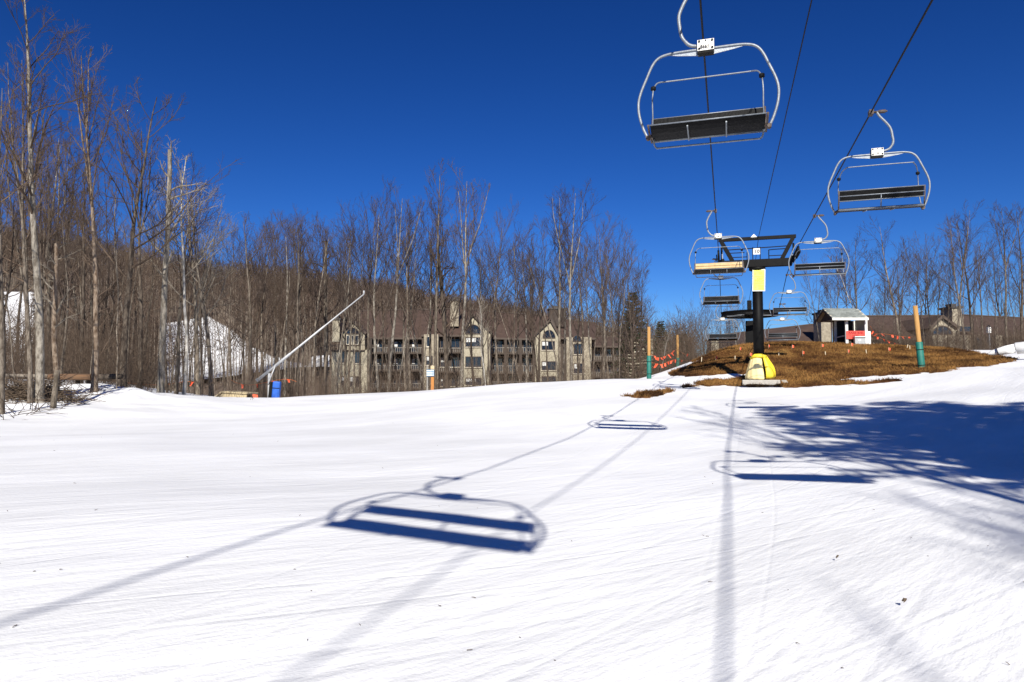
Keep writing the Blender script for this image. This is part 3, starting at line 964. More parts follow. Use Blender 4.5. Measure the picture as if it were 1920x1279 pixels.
# ---- bullwheel and its post
BZ = gz(BWc.x, BWc.y + 0.2)
bw = thing('bullwheel_terminal', 'dark lift terminal with horizontal bullwheel on a black post atop the mound', 'lift terminal', (BWc.x, BWc.y, BZ), -LANG)
hz = BWc.z - BZ
wh = MB()
N = 40
for i in range(N):
    t0, t1 = 2 * math.pi * i / N, 2 * math.pi * (i + 1) / N
    q = []
    for (rr, zz) in ((BWr - .02, -.16), (BWr + .06, -.16), (BWr - .01, 0), (BWr + .06, .16), (BWr - .02, .16), (BWr - .16, .12), (BWr - .16, -.12)):
        q.append((rr, zz))
    a = [(r_ * math.cos(t0), r_ * math.sin(t0), hz + z_) for r_, z_ in q]
    b = [(r_ * math.cos(t1), r_ * math.sin(t1), hz + z_) for r_, z_ in q]
    k = len(q)
    wh.add(a + b, [(i_, (i_ + 1) % k, (i_ + 1) % k + k, i_ + k) for i_ in range(k)])
wheel = wh.build('bullwheel', M_BLACKPAINT, bw)
for i in range(12):
    t = 2 * math.pi * i / 12
    MB().bar((.3 * math.cos(t), .3 * math.sin(t), hz), ((BWr - .12) * math.cos(t), (BWr - .12) * math.sin(t), hz), .09, .14).build('spoke', M_STEEL if i % 2 else M_BLACKPAINT, wheel)
MB().tube([(0, 0, hz - .3), (0, 0, hz + .3)], .36, 18).build('hub', M_BLACKPAINT, wheel)
MB().box((0, 0, hz / 2 - .35), (.62, .7, hz - .3), taper=.92).build('post', M_BLACKPAINT, bw, bevel=0.02)
MB().box((0, 0, hz + .45), (.30, .34, 1.1)).build('mast', M_BLACKPAINT, bw, bevel=0.02)

# ------------------------------------------------------------------ operator hut
hp = at(1588, 652, 51.5)
hz0 = gz(hp.x + .4, 52.0) - .05
HX0, HX1 = X_at(1588.5, 51.5), X_at(1625, 51.5)
hut = thing('operator_hut', 'small white open sided lift hut with grey shingle roof on the brown mound', 'hut', (0, 0, 0))
HY0, HY1 = 51.5, 53.3
ztop = at(1600, 598, 51.5).z
zsill = at(1600, 622, 51.5).z
posts = [(HX0, HY0), (HX1, HY0), (HX0, HY1), (HX1, HY1)]
for (x, y) in posts:
    MB().box((x, y, (hz0 + ztop) / 2), (.20, .14, ztop - hz0)).build('post', M_WHITEPAINT, hut, bevel=.01)
MB().box(((HX0 + HX1) / 2, HY1 + .02, (hz0 + ztop) / 2), (HX1 - HX0 + .3, .05, ztop - hz0)).build('rear_wall', M_INSHADE, hut)  # shade inside the hut is put into this wall's colour
MB().box(((HX0 + HX1) / 2, HY0 + .08, (hz0 + zsill) / 2 - .02), (HX1 - HX0 - .2, .05, zsill - hz0)).build('front_wall', M_SIDING, hut)
MB().box((HX1 + .06, (HY0 + HY1) / 2, (hz0 + ztop) / 2), (.04, HY1 - HY0, ztop - hz0)).build('side_wall', M_WHITEPAINT, hut)
MB().box((HX1 + .22, HY0 - .02, hz0 + .52), (.22, .05, 1.15)).build('side_panel', M_WHITEPAINT, hut)
MB().bar((HX0 - .0, HY0 + .1, zsill - .28), (HX0, HY1 - .1, zsill - .34), .06, .08).build('side_rail', M_WHITEPAINT, hut)
MB().bar((HX0 - .05, HY0 - .0, ztop + .02), (HX1 + .1, HY0 - .0, ztop + .02), .14, .16).build('header', M_WHITEPAINT, hut)
MB().bar((HX0, HY0 + .1, ztop + .02), (HX0, HY1 + .1, ztop + .02), .12, .14).build('header', M_WHITEPAINT, hut)
# roof: two slopes of shingle courses
ex0, ex1 = X_at(1562, 51) + .02, X_at(1630.5, 51)
ez = at(1600, 596, 51.0).z
rz_ = at(1600, 579, 52.4).z
roof = MB().prism([(ex0, 51.0, ez), (ex0, 52.45, rz_ - .02), (ex0, 53.9, ez), (ex0, 53.9, ez - .1), (ex0, 52.45, rz_ - .12), (ex0, 51.0, ez - .1)], (ex1 - ex0, 0, 0)).build('roof', M_LIGHTTRIM, hut)
MB().box(((ex0 + ex1) / 2, 50.985, ez - .08), (ex1 - ex0 + .02, .03, .18)).build('fascia', M_WHITEPAINT, roof)
MB().prism([(ex0 - .03, 51.0, ez - .02), (ex0 - .03, 52.45, rz_ - .02), (ex0 - .03, 53.9, ez - .02), (ex0 - .03, 53.9, ez - .2), (ex0 - .03, 52.45, rz_ - .2), (ex0 - .03, 51.0, ez - .2)], (.028, 0, 0)).build('rake_board', M_TRIM, roof)
MB().prism([(ex0 + .25, 51.3, ez - .1), (ex0 + .25, 52.45, rz_ - .16), (ex0 + .25, 53.6, ez - .1)], (.04, 0, 0)).build('gable_end', M_TRIM, roof)  # dark brown paints in the shadow on this gable end
rr_ = random.Random(5)
shm = MB().box((0, 0, 0), (.30, .26, .02)).mesh('shingle')
shm.materials.append(M_SHINGLE)
sl = math.atan2(rz_ - ez, 1.45)
for side in (0, 1):
    for c in range(7):
        f_ = (c + .5) / 7
        y = 51.0 + f_ * 1.45 if side == 0 else 53.9 - f_ * 1.45
        z = ez + f_ * (rz_ - ez) + .02
        n_ = int((ex1 - ex0) / .31)
        for k in range(n_ + 1):
            x = ex0 + .12 + (k + .5 * (c % 2)) * .31
            if x > ex1 - .1 or side == 1 and c > 6:
                continue
            o = link('shingle', shm, None, roof, (x, y, z), ((sl + .05) * (1 if side == 0 else -1), 0, 0))
            o.scale = (1, 1, rr_.uniform(.7, 1.4))
# sign and box on the hut
sx0, sx1 = X_at(1589, 51.3), X_at(1624, 51.3)
szc = at(1607, 628, 51.3).z
rs = MB().box(((sx0 + sx1) / 2, 51.36, szc), (sx1 - sx0, .03, .60)).build('red_sign', M_REDSIGN, None)
tag(rs, 'red raise bar sign fixed on the front of the white hut', 'sign')
text('lettering', 'RAISE BAR', .235, M_REDTXT, rs, ((sx0 + sx1) / 2, 51.342, szc + .15), (math.pi / 2, 0, 0), .002, 1.0)
text('lettering', 'HERE', .20, M_REDTXT, rs, ((sx0 + sx1) / 2 - .02, 51.342, szc - .07), (math.pi / 2, 0, 0), .002, 1.0)
bx_ = thing('control_box', 'grey sheet metal box standing under the red sign at the hut', 'box', (X_at(1612, 51.2), 51.15, hz0))
MB().box((0, 0, .30), (.78, .26, .66)).build('cabinet', M_SHEET, bx_, bevel=.015)
MB().box((0, -.02, .66), (.86, .34, .07)).build('lid', M_WHITEPAINT, bx_)
MB().box((0, -.135, .58), (.74, .006, .03)).build('slot_shade', M_INSHADE, bx_)  # flat dark strip, shade of a slot painted on the cabinet
MB().box((-.06, -.135, .42), (.16, .006, .14)).build('notice', M_WHITEPAINT, bx_)

# ------------------------------------------------------------------ padded posts and flag lines
def padded_post(px, base_y, top_y, Y, wpx, split_y, label, lean):
    b = at(px, base_y, Y); tp = at(px, top_y, Y); sp = at(px, split_y, Y)
    w = wpx / F * Y
    t = thing('padded_post', label, 'post', (b.x, Y, b.z - .15), 0, 'padded posts round the mound')
    t.rotation_euler = (0, lean, 0)
    H = tp.z - b.z + .15; S = sp.z - b.z + .15
    MB().tube([(0, 0, 0), (0, 0, H)], [w * .36, w * .34], 14).build('wooden_post', M_POSTWOOD, t)
    MB().tube([(0, 0, 0), (0, 0, .1), (0, 0, S - .03), (0, 0, S)], [w * .5, w * .52, w * .5, w * .44], 16).build('green_pad', M_GREENPAD, t)
    st = MB()
    for z in (S * .25, S * .75):
        st.tube([(0, 0, z - .02), (0, 0, z + .02)], w * .535, 16)
    st.build('strap', M_RUBBER, t)
    return t
padded_post(1729, 694, 573, 35.8, 12, 641, 'tall orange topped green padded post in front of the right trees', R(-4.2))
padded_post(1217, 708, 613, 42.5, 8.5, 667, 'orange topped green padded post at the snow edge beside the gabled building', R(0.4))
padded_post(1271, 692, 628, 58, 6.5, 671, 'small orange topped green padded post behind the left end of the mound', R(0))

def flag_line(points, spacing, label, seed, size=.30):
    r = random.Random(seed)
    pts = smooth_path([at(*p) for p in points], 8)
    t = thing('flag_line', label, 'flag line', pts[0], 0, 'orange pennant lines')
    o0 = pts[0]
    MB().tube([p - o0 for p in pts], .012, 5).build('line', M_ORANGELINE, t)
    acc = 0.0
    for i in range(1, len(pts)):
        acc += (pts[i] - pts[i - 1]).length
        if acc > spacing:
            acc = 0
            p = pts[i] - o0
            w, h = size * r.uniform(.45, .85), size * r.uniform(.7, 1.15)
            d = Vector((r.uniform(-.2, .2), r.uniform(-.15, .15), 0))
            V, Fc = [], []
            for a_ in range(4):
                for b_ in range(3):
                    u, v = a_ / 3, b_ / 2
                    V.append(p + Vector(((u - .5) * w * (1 - .45 * v) + d.x * v, d.y * v + .06 * math.sin(u * 5 + v * 3 + i), -v * h)))
            for a_ in range(3):
                for b_ in range(2):
                    q = a_ * 3 + b_
                    Fc.append((q, q + 1, q + 4, q + 3))
            n0 = len(V)
            V2 = V + [v_ + Vector((0, .006, 0)) for v_ in V]
            Fc2 = Fc + [tuple(n0 + k for k in reversed(f)) for f in Fc]
            MB().add(V2, Fc2, True).build('pennant', M_FLAG, t)
flag_line([(1221, 664, 43.5), (1237, 671, 48), (1255, 664, 53), (1269, 656, 58), (1283, 664, 59), (1292, 663, 60)], 1.7, 'upper orange pennant line strung between two green padded posts', 1, .24)
flag_line([(1222, 680, 43.5), (1240, 683, 48), (1256, 677, 53), (1268, 674, 58), (1290, 677, 60), (1300, 676, 60)], 1.9, 'lower orange pennant line strung between two green padded posts', 2, .24)
flag_line([(1632, 612, 53), (1640, 625, 54), (1655, 626, 55), (1672, 628, 55), (1690, 631, 56), (1712, 632, 57)], .85, 'orange pennant line from the hut to the tall padded post', 3, .24)
flag_line([(1634, 628, 54), (1652, 634, 55), (1668, 640, 56), (1690, 647, 57), (1712, 652, 57)], .95, 'lower orange pennant line running down behind the mound beside the hut', 4, .24)
flag_line([(240, 718, 40), (300, 722, 42), (343, 716, 43), (362, 716, 43)], 2.0, 'orange pennant line among the trunks of the left wood', 5, .24)
flag_line([(432, 712, 45), (445, 718, 45), (470, 722, 46), (524, 712, 46), (545, 712, 46), (556, 716, 46)], 1.0, 'orange pennant line behind the blue snowmaking pad', 6, .24)

MS = []
_mk = [(1387, 659, 'f'), (1406, 670, 'f'), (1441, 654, 'f'), (1485, 655, 'f'), (1541, 653, 'f'), (1505, 667, 'f'), (1590, 664, 'f'), (1596, 651, 'f'), (1666, 660, 'f'),
       (1342, 676, 'f'), (1315, 676, 's'), (1378, 674, 's'), (1460, 667, 's'), (1548, 666, 's'), (1625, 662, 's'), (1700, 652, 's'), (1706, 654, 's')]
for i, (px, py, kd) in enumerate(_mk):
    h = hit(px, py + 3, field, 20, 52)
    if h is None:
        h = at(px, py + 3, 49)
    h.z = gz(h.x, h.y)
    rr = random.Random(i)
    place = 'left of the black tower' if px < 1410 else ('right of the black tower below the bullwheel' if px < 1530 else 'in front of the white hut side')
    if kd == 'f':
        t = thing('marker_flag', 'little orange marker flag in the brown mound ' + place, 'flag', h, rr.uniform(-.4, .4), 'marker flags on the mound, ' + place)
        MB().tube([(0, 0, -.05), (.02, 0, .42)], .008, 5).build('wire', M_STAKE, t)
        MB().prism([(.02, 0, .40), (.15, .03, .36), (.13, .04, .20), (.015, 0, .22)], (0, .008, 0)).build('cloth', M_FLAG, t)
    else:
        st = MB().bar((0, 0, -.05), (rr.uniform(-.06, .1), 0, .34), .045, .03).build('marker_stake', M_STAKE)
        st.location = h
        tag(st, 'short pale wooden stake in the brown mound ' + place, 'stake', 'stakes on the mound, ' + place)

# boulder beside the tower foot
def rock(name, loc, size, seed, m=M_STONEROCK):
    bm_ = bmesh.new()
    bmesh.ops.create_icosphere(bm_, subdivisions=3, radius=1.0)
    r = np.random.default_rng(seed)
    ph = r.uniform(0, 6, 9)
    for v in bm_.verts:
        c = v.co
        k = 1 + .16 * math.sin(3 * c.x + ph[0]) * math.sin(2.6 * c.y + ph[1]) + .10 * math.sin(6 * c.z + ph[2] + 3 * c.x) + .05 * math.sin(11 * c.y + ph[3] + 5 * c.z)
        v.co = Vector((c.x * size[0], c.y * size[1], c.z * size[2])) * k
    me = bpy.data.meshes.new(name); bm_.to_mesh(me); bm_.free()
    me.polygons.foreach_set('use_smooth', [True] * len(me.polygons))
    o = link(name, me, m, None, loc)
    return o
rp = at(1470, 714, 36.2)
tag(rock('boulder', (rp.x, 36.2, gz(rp.x, 36.2) + .1), (.17, .16, .15), 4), 'small grey boulder on the brown ground beside the yellow tower pad', 'boulder')

# ------------------------------------------------------------------ snowmaking tower on the left
gY = 43.0
g0 = at(505, 748, gY)
gun = thing('snowmaking_tower', 'long pale tilted snowmaking boom on a post with blue pad before the left wood', 'snow gun', (g0.x, gY, g0.z - .2))
lo, hi, tip, piv = [at(*q) - Vector((g0.x, gY, g0.z - .2)) for q in ((484, 712, gY), (682, 552, gY + .6), (682.5, 545, gY + .6), (505, 697, gY))]
MB().tube([lo, lo + (hi - lo) * .30, lo + (hi - lo) * .305, lo + (hi - lo) * .62, lo + (hi - lo) * .625, hi], [.09, .085, .065, .06, .042, .036], 12).build('boom', M_GUN, gun)
MB().tube([hi, hi + (tip - hi) * .8, tip], [.05, .06, .045], 10).build('nozzle_head', M_GUN, gun)
b_ = MB()
b_.tube([(piv.x, 0, 0), (piv.x, 0, piv.z - .1)], .085, 12)
b_.bar((piv.x, -.1, piv.z - .95), (piv.x + .35, -.1, piv.z - .55 - .35), .07, .07)
b_.build('stand', M_GUN, gun)
MB().bar((piv.x - .02, -.14, piv.z - .75), lo + (hi - lo) * .17 + Vector((0, -.14, 0)), .09, .06).build('lift_ram', M_GUN, gun)
MB().box((lo.x - .03, 0, lo.z - .02), (.16, .2, .18), ry=R(-38)).build('hose_coupling', M_STEEL, gun)
bp_ = at(516, 750, gY - .4)
pad = thing('blue_pad', 'upright blue safety pad wrapped beside the snowmaking post', 'safety pad', (bp_.x, gY - .4, bp_.z - .2), 0)
MB().box((.06, 0, .68), (.46, .34, 1.32), ry=R(4)).build('cushion', M_BLUEPAD, pad, bevel=.07)
MB().box((-.29, .08, .66), (.22, .30, 1.3), ry=R(4)).build('side_cushion', M_RUBBER, pad, bevel=.04)
MB().box((.06, 0, .92), (.475, .355, .05), ry=R(4)).build('strap', M_RUBBER, pad)

sY = 38.5
s0 = at(442, 752, sY)
sh_ = thing('plywood_cover', 'low pale plywood roofed box on the snow edge beside the blue pad', 'shelter', (s0.x, sY, s0.z - .2), R(-6))
rf = MB().prism([(-1.0, -.55, .42), (-.55, -.55, .76), (.95, -.55, .66), (.95, -.55, .60), (-.55, -.55, .68), (-1.0, -.55, .36)], (0, 1.25, 0)).build('roof', M_PLY, sh_)
MB().prism([(-.9, -.45, 0), (.85, -.45, 0), (.85, -.45, .60), (-.5, -.45, .67), (-.9, -.45, .38)], (0, .05, 0)).build('front_panel', M_PLY, sh_)
MB().prism([(-.9, .6, 0), (.85, .6, 0), (.85, .6, .60), (-.5, .6, .67), (-.9, .6, .38)], (0, .05, 0)).build('rear_panel', M_PLY, sh_)
MB().prism([(-.15, -.462, .05), (.15, -.462, .05), (.12, -.462, .34), (-.12, -.462, .40)], (0, .008, 0)).build('opening_shade', M_INSHADE, sh_)  # dark sheet on the closed panel, painted shade of an opening
for (dx, w) in ((1.05, .3),):
    fl = MB().prism([(dx, -.3, .05), (dx + w, -.25, .1), (dx + w * .8, -.22, .55), (dx - .02, -.3, .6)], (0, .02, 0)).build('warning_flag', M_FLAG)
    fl.location = sh_.location
    tag(fl, 'orange cloth flag hung at the right end of the plywood cover', 'flag')

# ---- blue and white trail sign
tY = 46.0
t0 = at(807, 734, tY)
ts = thing('trail_sign', 'small blue and white striped trail sign with orange post at the snow edge', 'sign', (t0.x, tY, t0.z - .4))
MB().box((-.20, 0, 1.0), (.10, .10, 2.2)).build('post', M_RAIL, ts)
MB().box((.13, .06, .85), (.20, .16, 1.75)).build('post', M_ORANGEPOST, ts)
MB().box((.13, .06, 1.95), (.24, .2, .30)).build('post_cap', M_PLY, ts)
brd = MB().box((0, -.08, 1.62), (.50, .03, .44)).build('board', M_SIGNBLUE, ts)
for k, z in enumerate((1.765, 1.62, 1.48)):
    MB().box((-.03, -.098, z), (.34, .006, .065)).build('white_band', M_WHITEPLATE, brd)
    MB().box((.19, -.098, z), (.05, .006, .08)).build('white_mark', M_WHITEPLATE, brd)
    MB().box((-.225, -.098, z), (.04, .006, .08)).build('white_mark', M_WHITEPLATE, brd)

# ---- white roll on the snow at the right edge
wY = 40.0
w0, w1 = at(1852, 664, wY), at(1990, 650, wY - 2)
wr = thing('white_pad_roll', 'long white padded roll lying on the snow crest at the right edge', 'pad roll', (w0.x, wY, w0.z))
q1 = Vector((w1.x - w0.x, w1.y - wY, w1.z - w0.z))
MB().tube([Vector((0, 0, .0)), Vector((.25, 0, .06)), q1 * .25 + Vector((0, 0, .12)), q1 * .38 + Vector((0, 0, .16))], [.03, .16, .25, .27], 16).build('tapered_end', M_WHITEROLL, wr)
MB().tube([q1 * .385 + Vector((0, 0, .15)), q1 * .40 + Vector((0, 0, .16)), q1 * .95 + Vector((0, 0, .16)), q1 + Vector((0, 0, .16))], [.26, .33, .34, .26], 18).build('roll', M_WHITEROLL, wr)
MB().tube([q1 * .14 + Vector((0, 0, .09)), q1 * .147 + Vector((0, 0, .095))], .222, 16).build('strap', M_RUBBER, wr)

# ------------------------------------------------------------------ condominium buildings
class House:
    """walls laid out by picture position on a facade plane, everything built in metres"""
    def __init__(s, name, label, Y, cat='building'):
        s.t = thing(name, label, cat, (0, Y, -3.2))
        s.o = Vector((0, Y, -3.2)); s.Y = Y
    def pt(s, px, py, dy=0.0):
        return at(px, py, s.Y + dy) - s.o
    def wall(s, x0, x1, ytop, m=None, dy=0.0, depth=6.0, name='wall', ybot=None):
        a, b = s.pt(x0, ytop, dy), s.pt(x1, ytop, dy)
        zb = 0.0 if ybot is None else s.pt(x0, ybot, dy).z
        return MB().prism([(a.x, a.y, zb), (b.x, a.y, zb), (b.x, a.y, b.z), (a.x, a.y, a.z)], (0, depth, 0)).build(name, m or M_STUCCO, s.t)
    def gable(s, x0, x1, eave, ax, ay, m=None, dy=0.0, depth=9.0, over=.35):
        a, b, c = s.pt(x0, eave, dy), s.pt(x1, eave, dy), s.pt(ax, ay, dy)
        g = MB().prism([(a.x, a.y, 0), (b.x, a.y, 0), (b.x, a.y, b.z), (c.x, a.y, c.z), (a.x, a.y, a.z)], (0, depth, 0)).build('gable_wall', m or M_STUCCO, s.t)
        rl_, rr2 = (a - c).normalized(), (b - c).normalized()
        a2, b2 = a + rl_ * over, b + rr2 * over
        up = Vector((0, 0, .22))
        f = -.35
        rf_ = MB()
        rf_.prism([(c.x, a.y + f, c.z), (c.x, a.y + f, c.z + .22), (a2.x, a.y + f, a2.z + .22), (a2.x, a.y + f, a2.z)], (0, depth - f, 0))
        rf_.prism([(c.x, a.y + f, c.z), (b2.x, a.y + f, b2.z), (b2.x, a.y + f, b2.z + .22), (c.x, a.y + f, c.z + .22)], (0, depth - f, 0))
        roof_ = rf_.build('gable_roof', M_ROOF, s.t)
        for e in (a2, b2):
            MB().bar((c.x, a.y + f - .03, c.z + .1), (e.x, a.y + f - .03, e.z + .1), .05, .30).build('barge_board', M_TRIM, roof_)
        return g
    def window(s, x0, x1, y0, y1, dy=0.0, panes=2, blind=0, frame=M_TRIM, sill=True):
        a, b = s.pt(x0, y1, dy), s.pt(x1, y0, dy)
        w, h = b.x - a.x, b.z - a.z
        cx, cz, y = (a.x + b.x) / 2, (a.z + b.z) / 2, a.y
        fr_ = MB()
        fw = .09
        for (c, sz) in (((cx, y - .04, b.z), (w + fw, .10, fw)), ((cx, y - .04, a.z), (w + fw, .10, fw)), ((a.x, y - .04, cz), (fw, .10, h - fw)), ((b.x, y - .04, cz), (fw, .10, h - fw))):
            fr_.box(c, sz)
        for k in range(1, panes):
            fr_.box((a.x + w * k / panes, y - .035, cz), (.06, .08, h - fw))
        fo = fr_.build('window', frame, s.t)
        for k in range(panes):
            wpp = w / panes
            MB().box((a.x + wpp * (k + .5), y - .012, cz), (wpp - .04, .02, h - .04)).build('pane', M_GLASS, fo)
            if blind and (k < blind):
                MB().box((a.x + wpp * (k + .5), y - .026, cz + h * .22), (wpp - .12, .006, h * .44)).build('blind', M_BLIND, fo)
        if sill:
            MB().box((cx, y - .08, a.z - .09), (w + .25, .2, .08)).build('sill', M_LIGHTTRIM, fo)
        return fo
    def fan(s, x0, x1, y0, y1, dy=0.0):
        a, b = s.pt(x0, y1, dy), s.pt(x1, y0, dy)
        w, h = b.x - a.x, b.z - a.z
        cx, y = (a.x + b.x) / 2, a.y
        n = 14
        arc_ = [(cx + w / 2 * math.cos(math.pi * i / n), a.z + h * math.sin(math.pi * i / n)) for i in range(n + 1)]
        g = MB().prism([(p[0], y - .02, p[1]) for p in arc_], (0, .018, 0)).build('fan_window', M_GLASS, s.t)
        fr_ = MB()
        for i in range(n):
            p, q = arc_[i], arc_[i + 1]
            fr_.bar((p[0], y - .05, p[1]), (q[0], y - .05, q[1]), .09, .09)
        fr_.bar((a.x, y - .05, a.z), (b.x, y - .05, a.z), .10, .10)
        for k in (3, 7, 11):
            fr_.bar((cx, y - .04, a.z), (arc_[k][0], y - .04, arc_[k][1]), .05, .04)
        fr_.build('frame', M_TRIM, g)
        return g
    def chimney(s, x0, x1, y0, y1, dy=2.0, m=None, depth=1.6):
        a, b = s.pt(x0, y1, dy), s.pt(x1, y0, dy)
        o_ = MB().box(((a.x + b.x) / 2, a.y + depth / 2, (a.z + b.z) / 2), (b.x - a.x, depth, b.z - a.z)).build('chimney', m or M_STUCCO, s.t)
        MB().box(((a.x + b.x) / 2, a.y + depth / 2, b.z + .12), (b.x - a.x + .3, depth + .3, .24)).build('cap', M_CAP, o_)
        MB().box(((a.x + b.x) / 2, a.y + depth / 2, b.z + .42), ((b.x - a.x) * .5, depth * .5, .36)).build('flue', M_CAP, o_)
        return o_
    def roof(s, x0, x1, ye0, yr0, ye1, yr1, dy=0.0, run=7.0, name='roof'):
        """roof slope facing the viewer, eave picture rows ye, ridge rows yr at the two ends"""
        a, b = s.pt(x0, ye0, dy - .5), s.pt(x1, ye1, dy - .5)
        c, d = s.pt(x1, yr1, dy + run), s.pt(x0, yr0, dy + run)
        t_ = Vector((0, 0, -.3))
        bk0, bk1 = d + Vector((0, run, a.z - d.z)), c + Vector((0, run, b.z - c.z))
        V = [a, b, c, d, bk0, bk1, a + t_, b + t_, bk0 + t_, bk1 + t_]
        Fc = [(0, 1, 2, 3), (3, 2, 5, 4), (0, 6, 7, 1), (4, 5, 9, 8), (0, 3, 4, 8, 6), (1, 7, 9, 5, 2), (6, 8, 9, 7)]
        o_ = MB().add(V, Fc).build(name, M_ROOF, s.t)
        MB().bar(a + Vector((0, -.04, -.12)), b + Vector((0, -.04, -.12)), .08, .26).build('fascia', M_TRIM, o_)
        MB().bar(d + Vector((0, 0, .05)), c + Vector((0, 0, .05)), .35, .12).build('ridge_cap', M_TRIM, o_)
        return o_
    def balcony(s, x0, x1, ytop, ybot, dy=0.0, depth=1.8, m=None):
        a, b = s.pt(x0, ybot, dy), s.pt(x1, ytop, dy)
        o_ = MB().box(((a.x + b.x) / 2, a.y + depth / 2, a.z - .1), (b.x - a.x, depth, .2)).build('balcony', M_SIDING, s.t)
        MB().bar((a.x, a.y + .05, b.z), (b.x, a.y + .05, b.z), .1, .09).build('handrail', m or M_RAIL, o_)
        n = max(3, int((b.x - a.x) / .28))
        bl = MB()
        for k in range(n + 1):
            x = a.x + (b.x - a.x) * k / n
            bl.bar((x, a.y + .05, a.z), (x, a.y + .05, b.z), .07, .05)
        q = bl.build('balusters', m or M_RAIL, o_)
        q['kind'] = 'stuff'
        return o_

# left wing of the condominium
h1 = House('condominium', 'tan stucco condominium with brown roofs and arched gable windows behind bare trees', 97.0)
h1.wall(622, 694, 656, None, 0.0, 8)
h1.gable(642, 684, 624, 662, 603, None, 1.2, 10)
h1.chimney(623, 637, 600, 641, 1.6, None, 2.0)
h1.balcony(620, 684, 647, 656, -.2, 1.2, M_TRIM)
h1.fan(650, 673, 615, 626, 1.2)
for q in ((650, 655, 629, 646), (659, 663, 629, 646), (666, 672, 629, 646)):
    h1.window(*q, 1.2, 1, 0, M_LIGHTTRIM)
h1.window(640, 647, 659, 680, 0, 1, 0); h1.window(665, 677, 659, 681, 0, 2, 0)
h1.window(640, 647, 706, 721, 0, 1, 1); h1.window(655, 662, 706, 725, 0, 1, 1); h1.window(667, 676, 706, 726, 0, 2, 0)
h1.roof(676, 800, 633, 583, 633, 580, 2.5, 8)
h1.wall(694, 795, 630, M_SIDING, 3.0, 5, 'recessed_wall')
for (x0, x1) in ((697, 728), (733, 762), (767, 792)):
    for (yt, yb) in ((652, 661), (685, 694), (719, 728)):
        h1.balcony(x0, x1, yt, yb, 1.0, 2.0)
    for (y0, y1) in ((640, 660), (672, 693), (705, 727)):
        h1.window(x0 + 5, x1 - 8, y0, y1, 3.0, 2, 1 if (x0 + int(y0)) % 2 else 0, M_TRIM, False)
for x in (695, 730.5, 764.5, 794):
    a_ = h1.pt(x, 634, .9)
    MB().box((a_.x, a_.y, a_.z / 2), (.4, .4, a_.z)).build('column', M_SIDING, h1.t)
h1.wall(795, 822, 627, M_STONE, 0.2, 7)
h1.window(800, 808, 631, 650, .2, 1, 0, M_LIGHTTRIM); h1.window(799, 811, 668, 684, .2, 2, 1); h1.window(800, 812, 706, 724, .2, 2, 0)
h1.roof(790, 876, 628, 582, 628, 578, 2.0, 8)
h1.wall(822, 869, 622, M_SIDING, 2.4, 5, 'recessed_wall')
for (y0, y1, bl) in ((636, 652, 0), (670, 688, 2), (706, 724, 1)):
    h1.window(826, 836, y0, y1, 2.4, 2, bl); h1.window(846, 862, y0, y1, 2.4, 2, 0)
h1.balcony(824, 866, 653, 660, .9, 1.6); h1.balcony(824, 866, 688, 696, .9, 1.6)
h1.chimney(844, 860, 564, 612, 3.0, M_STONE, 2.4)
h1.gable(868, 919, 622, 886, 591, None, -.6, 12)
h1.fan(872.5, 902.5, 609, 626, -.6)
for (y0, y1, bl) in ((633, 650, 2), (669, 688, 0), (709, 722, 2)):
    h1.window(873, 902.5, y0, y1, -.6, 3, bl)

# middle wing, further back
h2 = House('condominium', 'receding middle wing of the condominium with dark balconies and brown roof', 103.0)
h2.roof(880, 1040, 632, 581, 636, 594, 2.0, 8)
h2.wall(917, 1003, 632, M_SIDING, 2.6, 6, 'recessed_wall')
for (x0, x1) in ((921, 946), (950, 974), (978, 1000)):
    for (yt, yb) in ((652, 662), (686, 699), (716, 726)):
        h2.balcony(x0, x1, yt, yb, .6, 2.0)
    for (y0, y1) in ((639, 660), (672, 697), (704, 724)):
        h2.window(x0 + 3, x1 - 4, y0, y1, 2.6, 2, 1 if (x0 * 3 + int(y0)) % 4 == 0 else 0, M_TRIM, False)
for x in (919, 948, 976, 1001):
    a_ = h2.pt(x, 637, .5)
    MB().box((a_.x, a_.y, a_.z / 2), (.4, .4, a_.z)).build('column', M_SIDING, h2.t)
h2.gable(1003, 1048, 629, 1032, 601, M_STUCCO, 0.0, 10)
h2.fan(1018, 1041, 619, 634, 0.0)
h2.window(1016, 1040, 640, 656, 0, 2, 1); h2.window(1016, 1042, 678, 694, 0, 3, 1); h2.window(1016, 1042, 706, 716, 0, 3, 0)
h2.chimney(1030, 1061, 580, 612, 4.0, M_SIDING, 2.6)
h2.wall(1048, 1063, 628, M_SIDING, 1.6, 6, 'recessed_wall')
h2.wall(1062, 1109, 632, M_STONE, 0.4, 7)
h2.roof(1044, 1118, 633, 598, 634, 606, 1.2, 7)
h2.fan(1074, 1090, 628.5, 640, 0.38)
h2.window(1076, 1093, 645, 664, .4, 2, 0); h2.window(1076, 1095, 682, 700, .4, 2, 1)

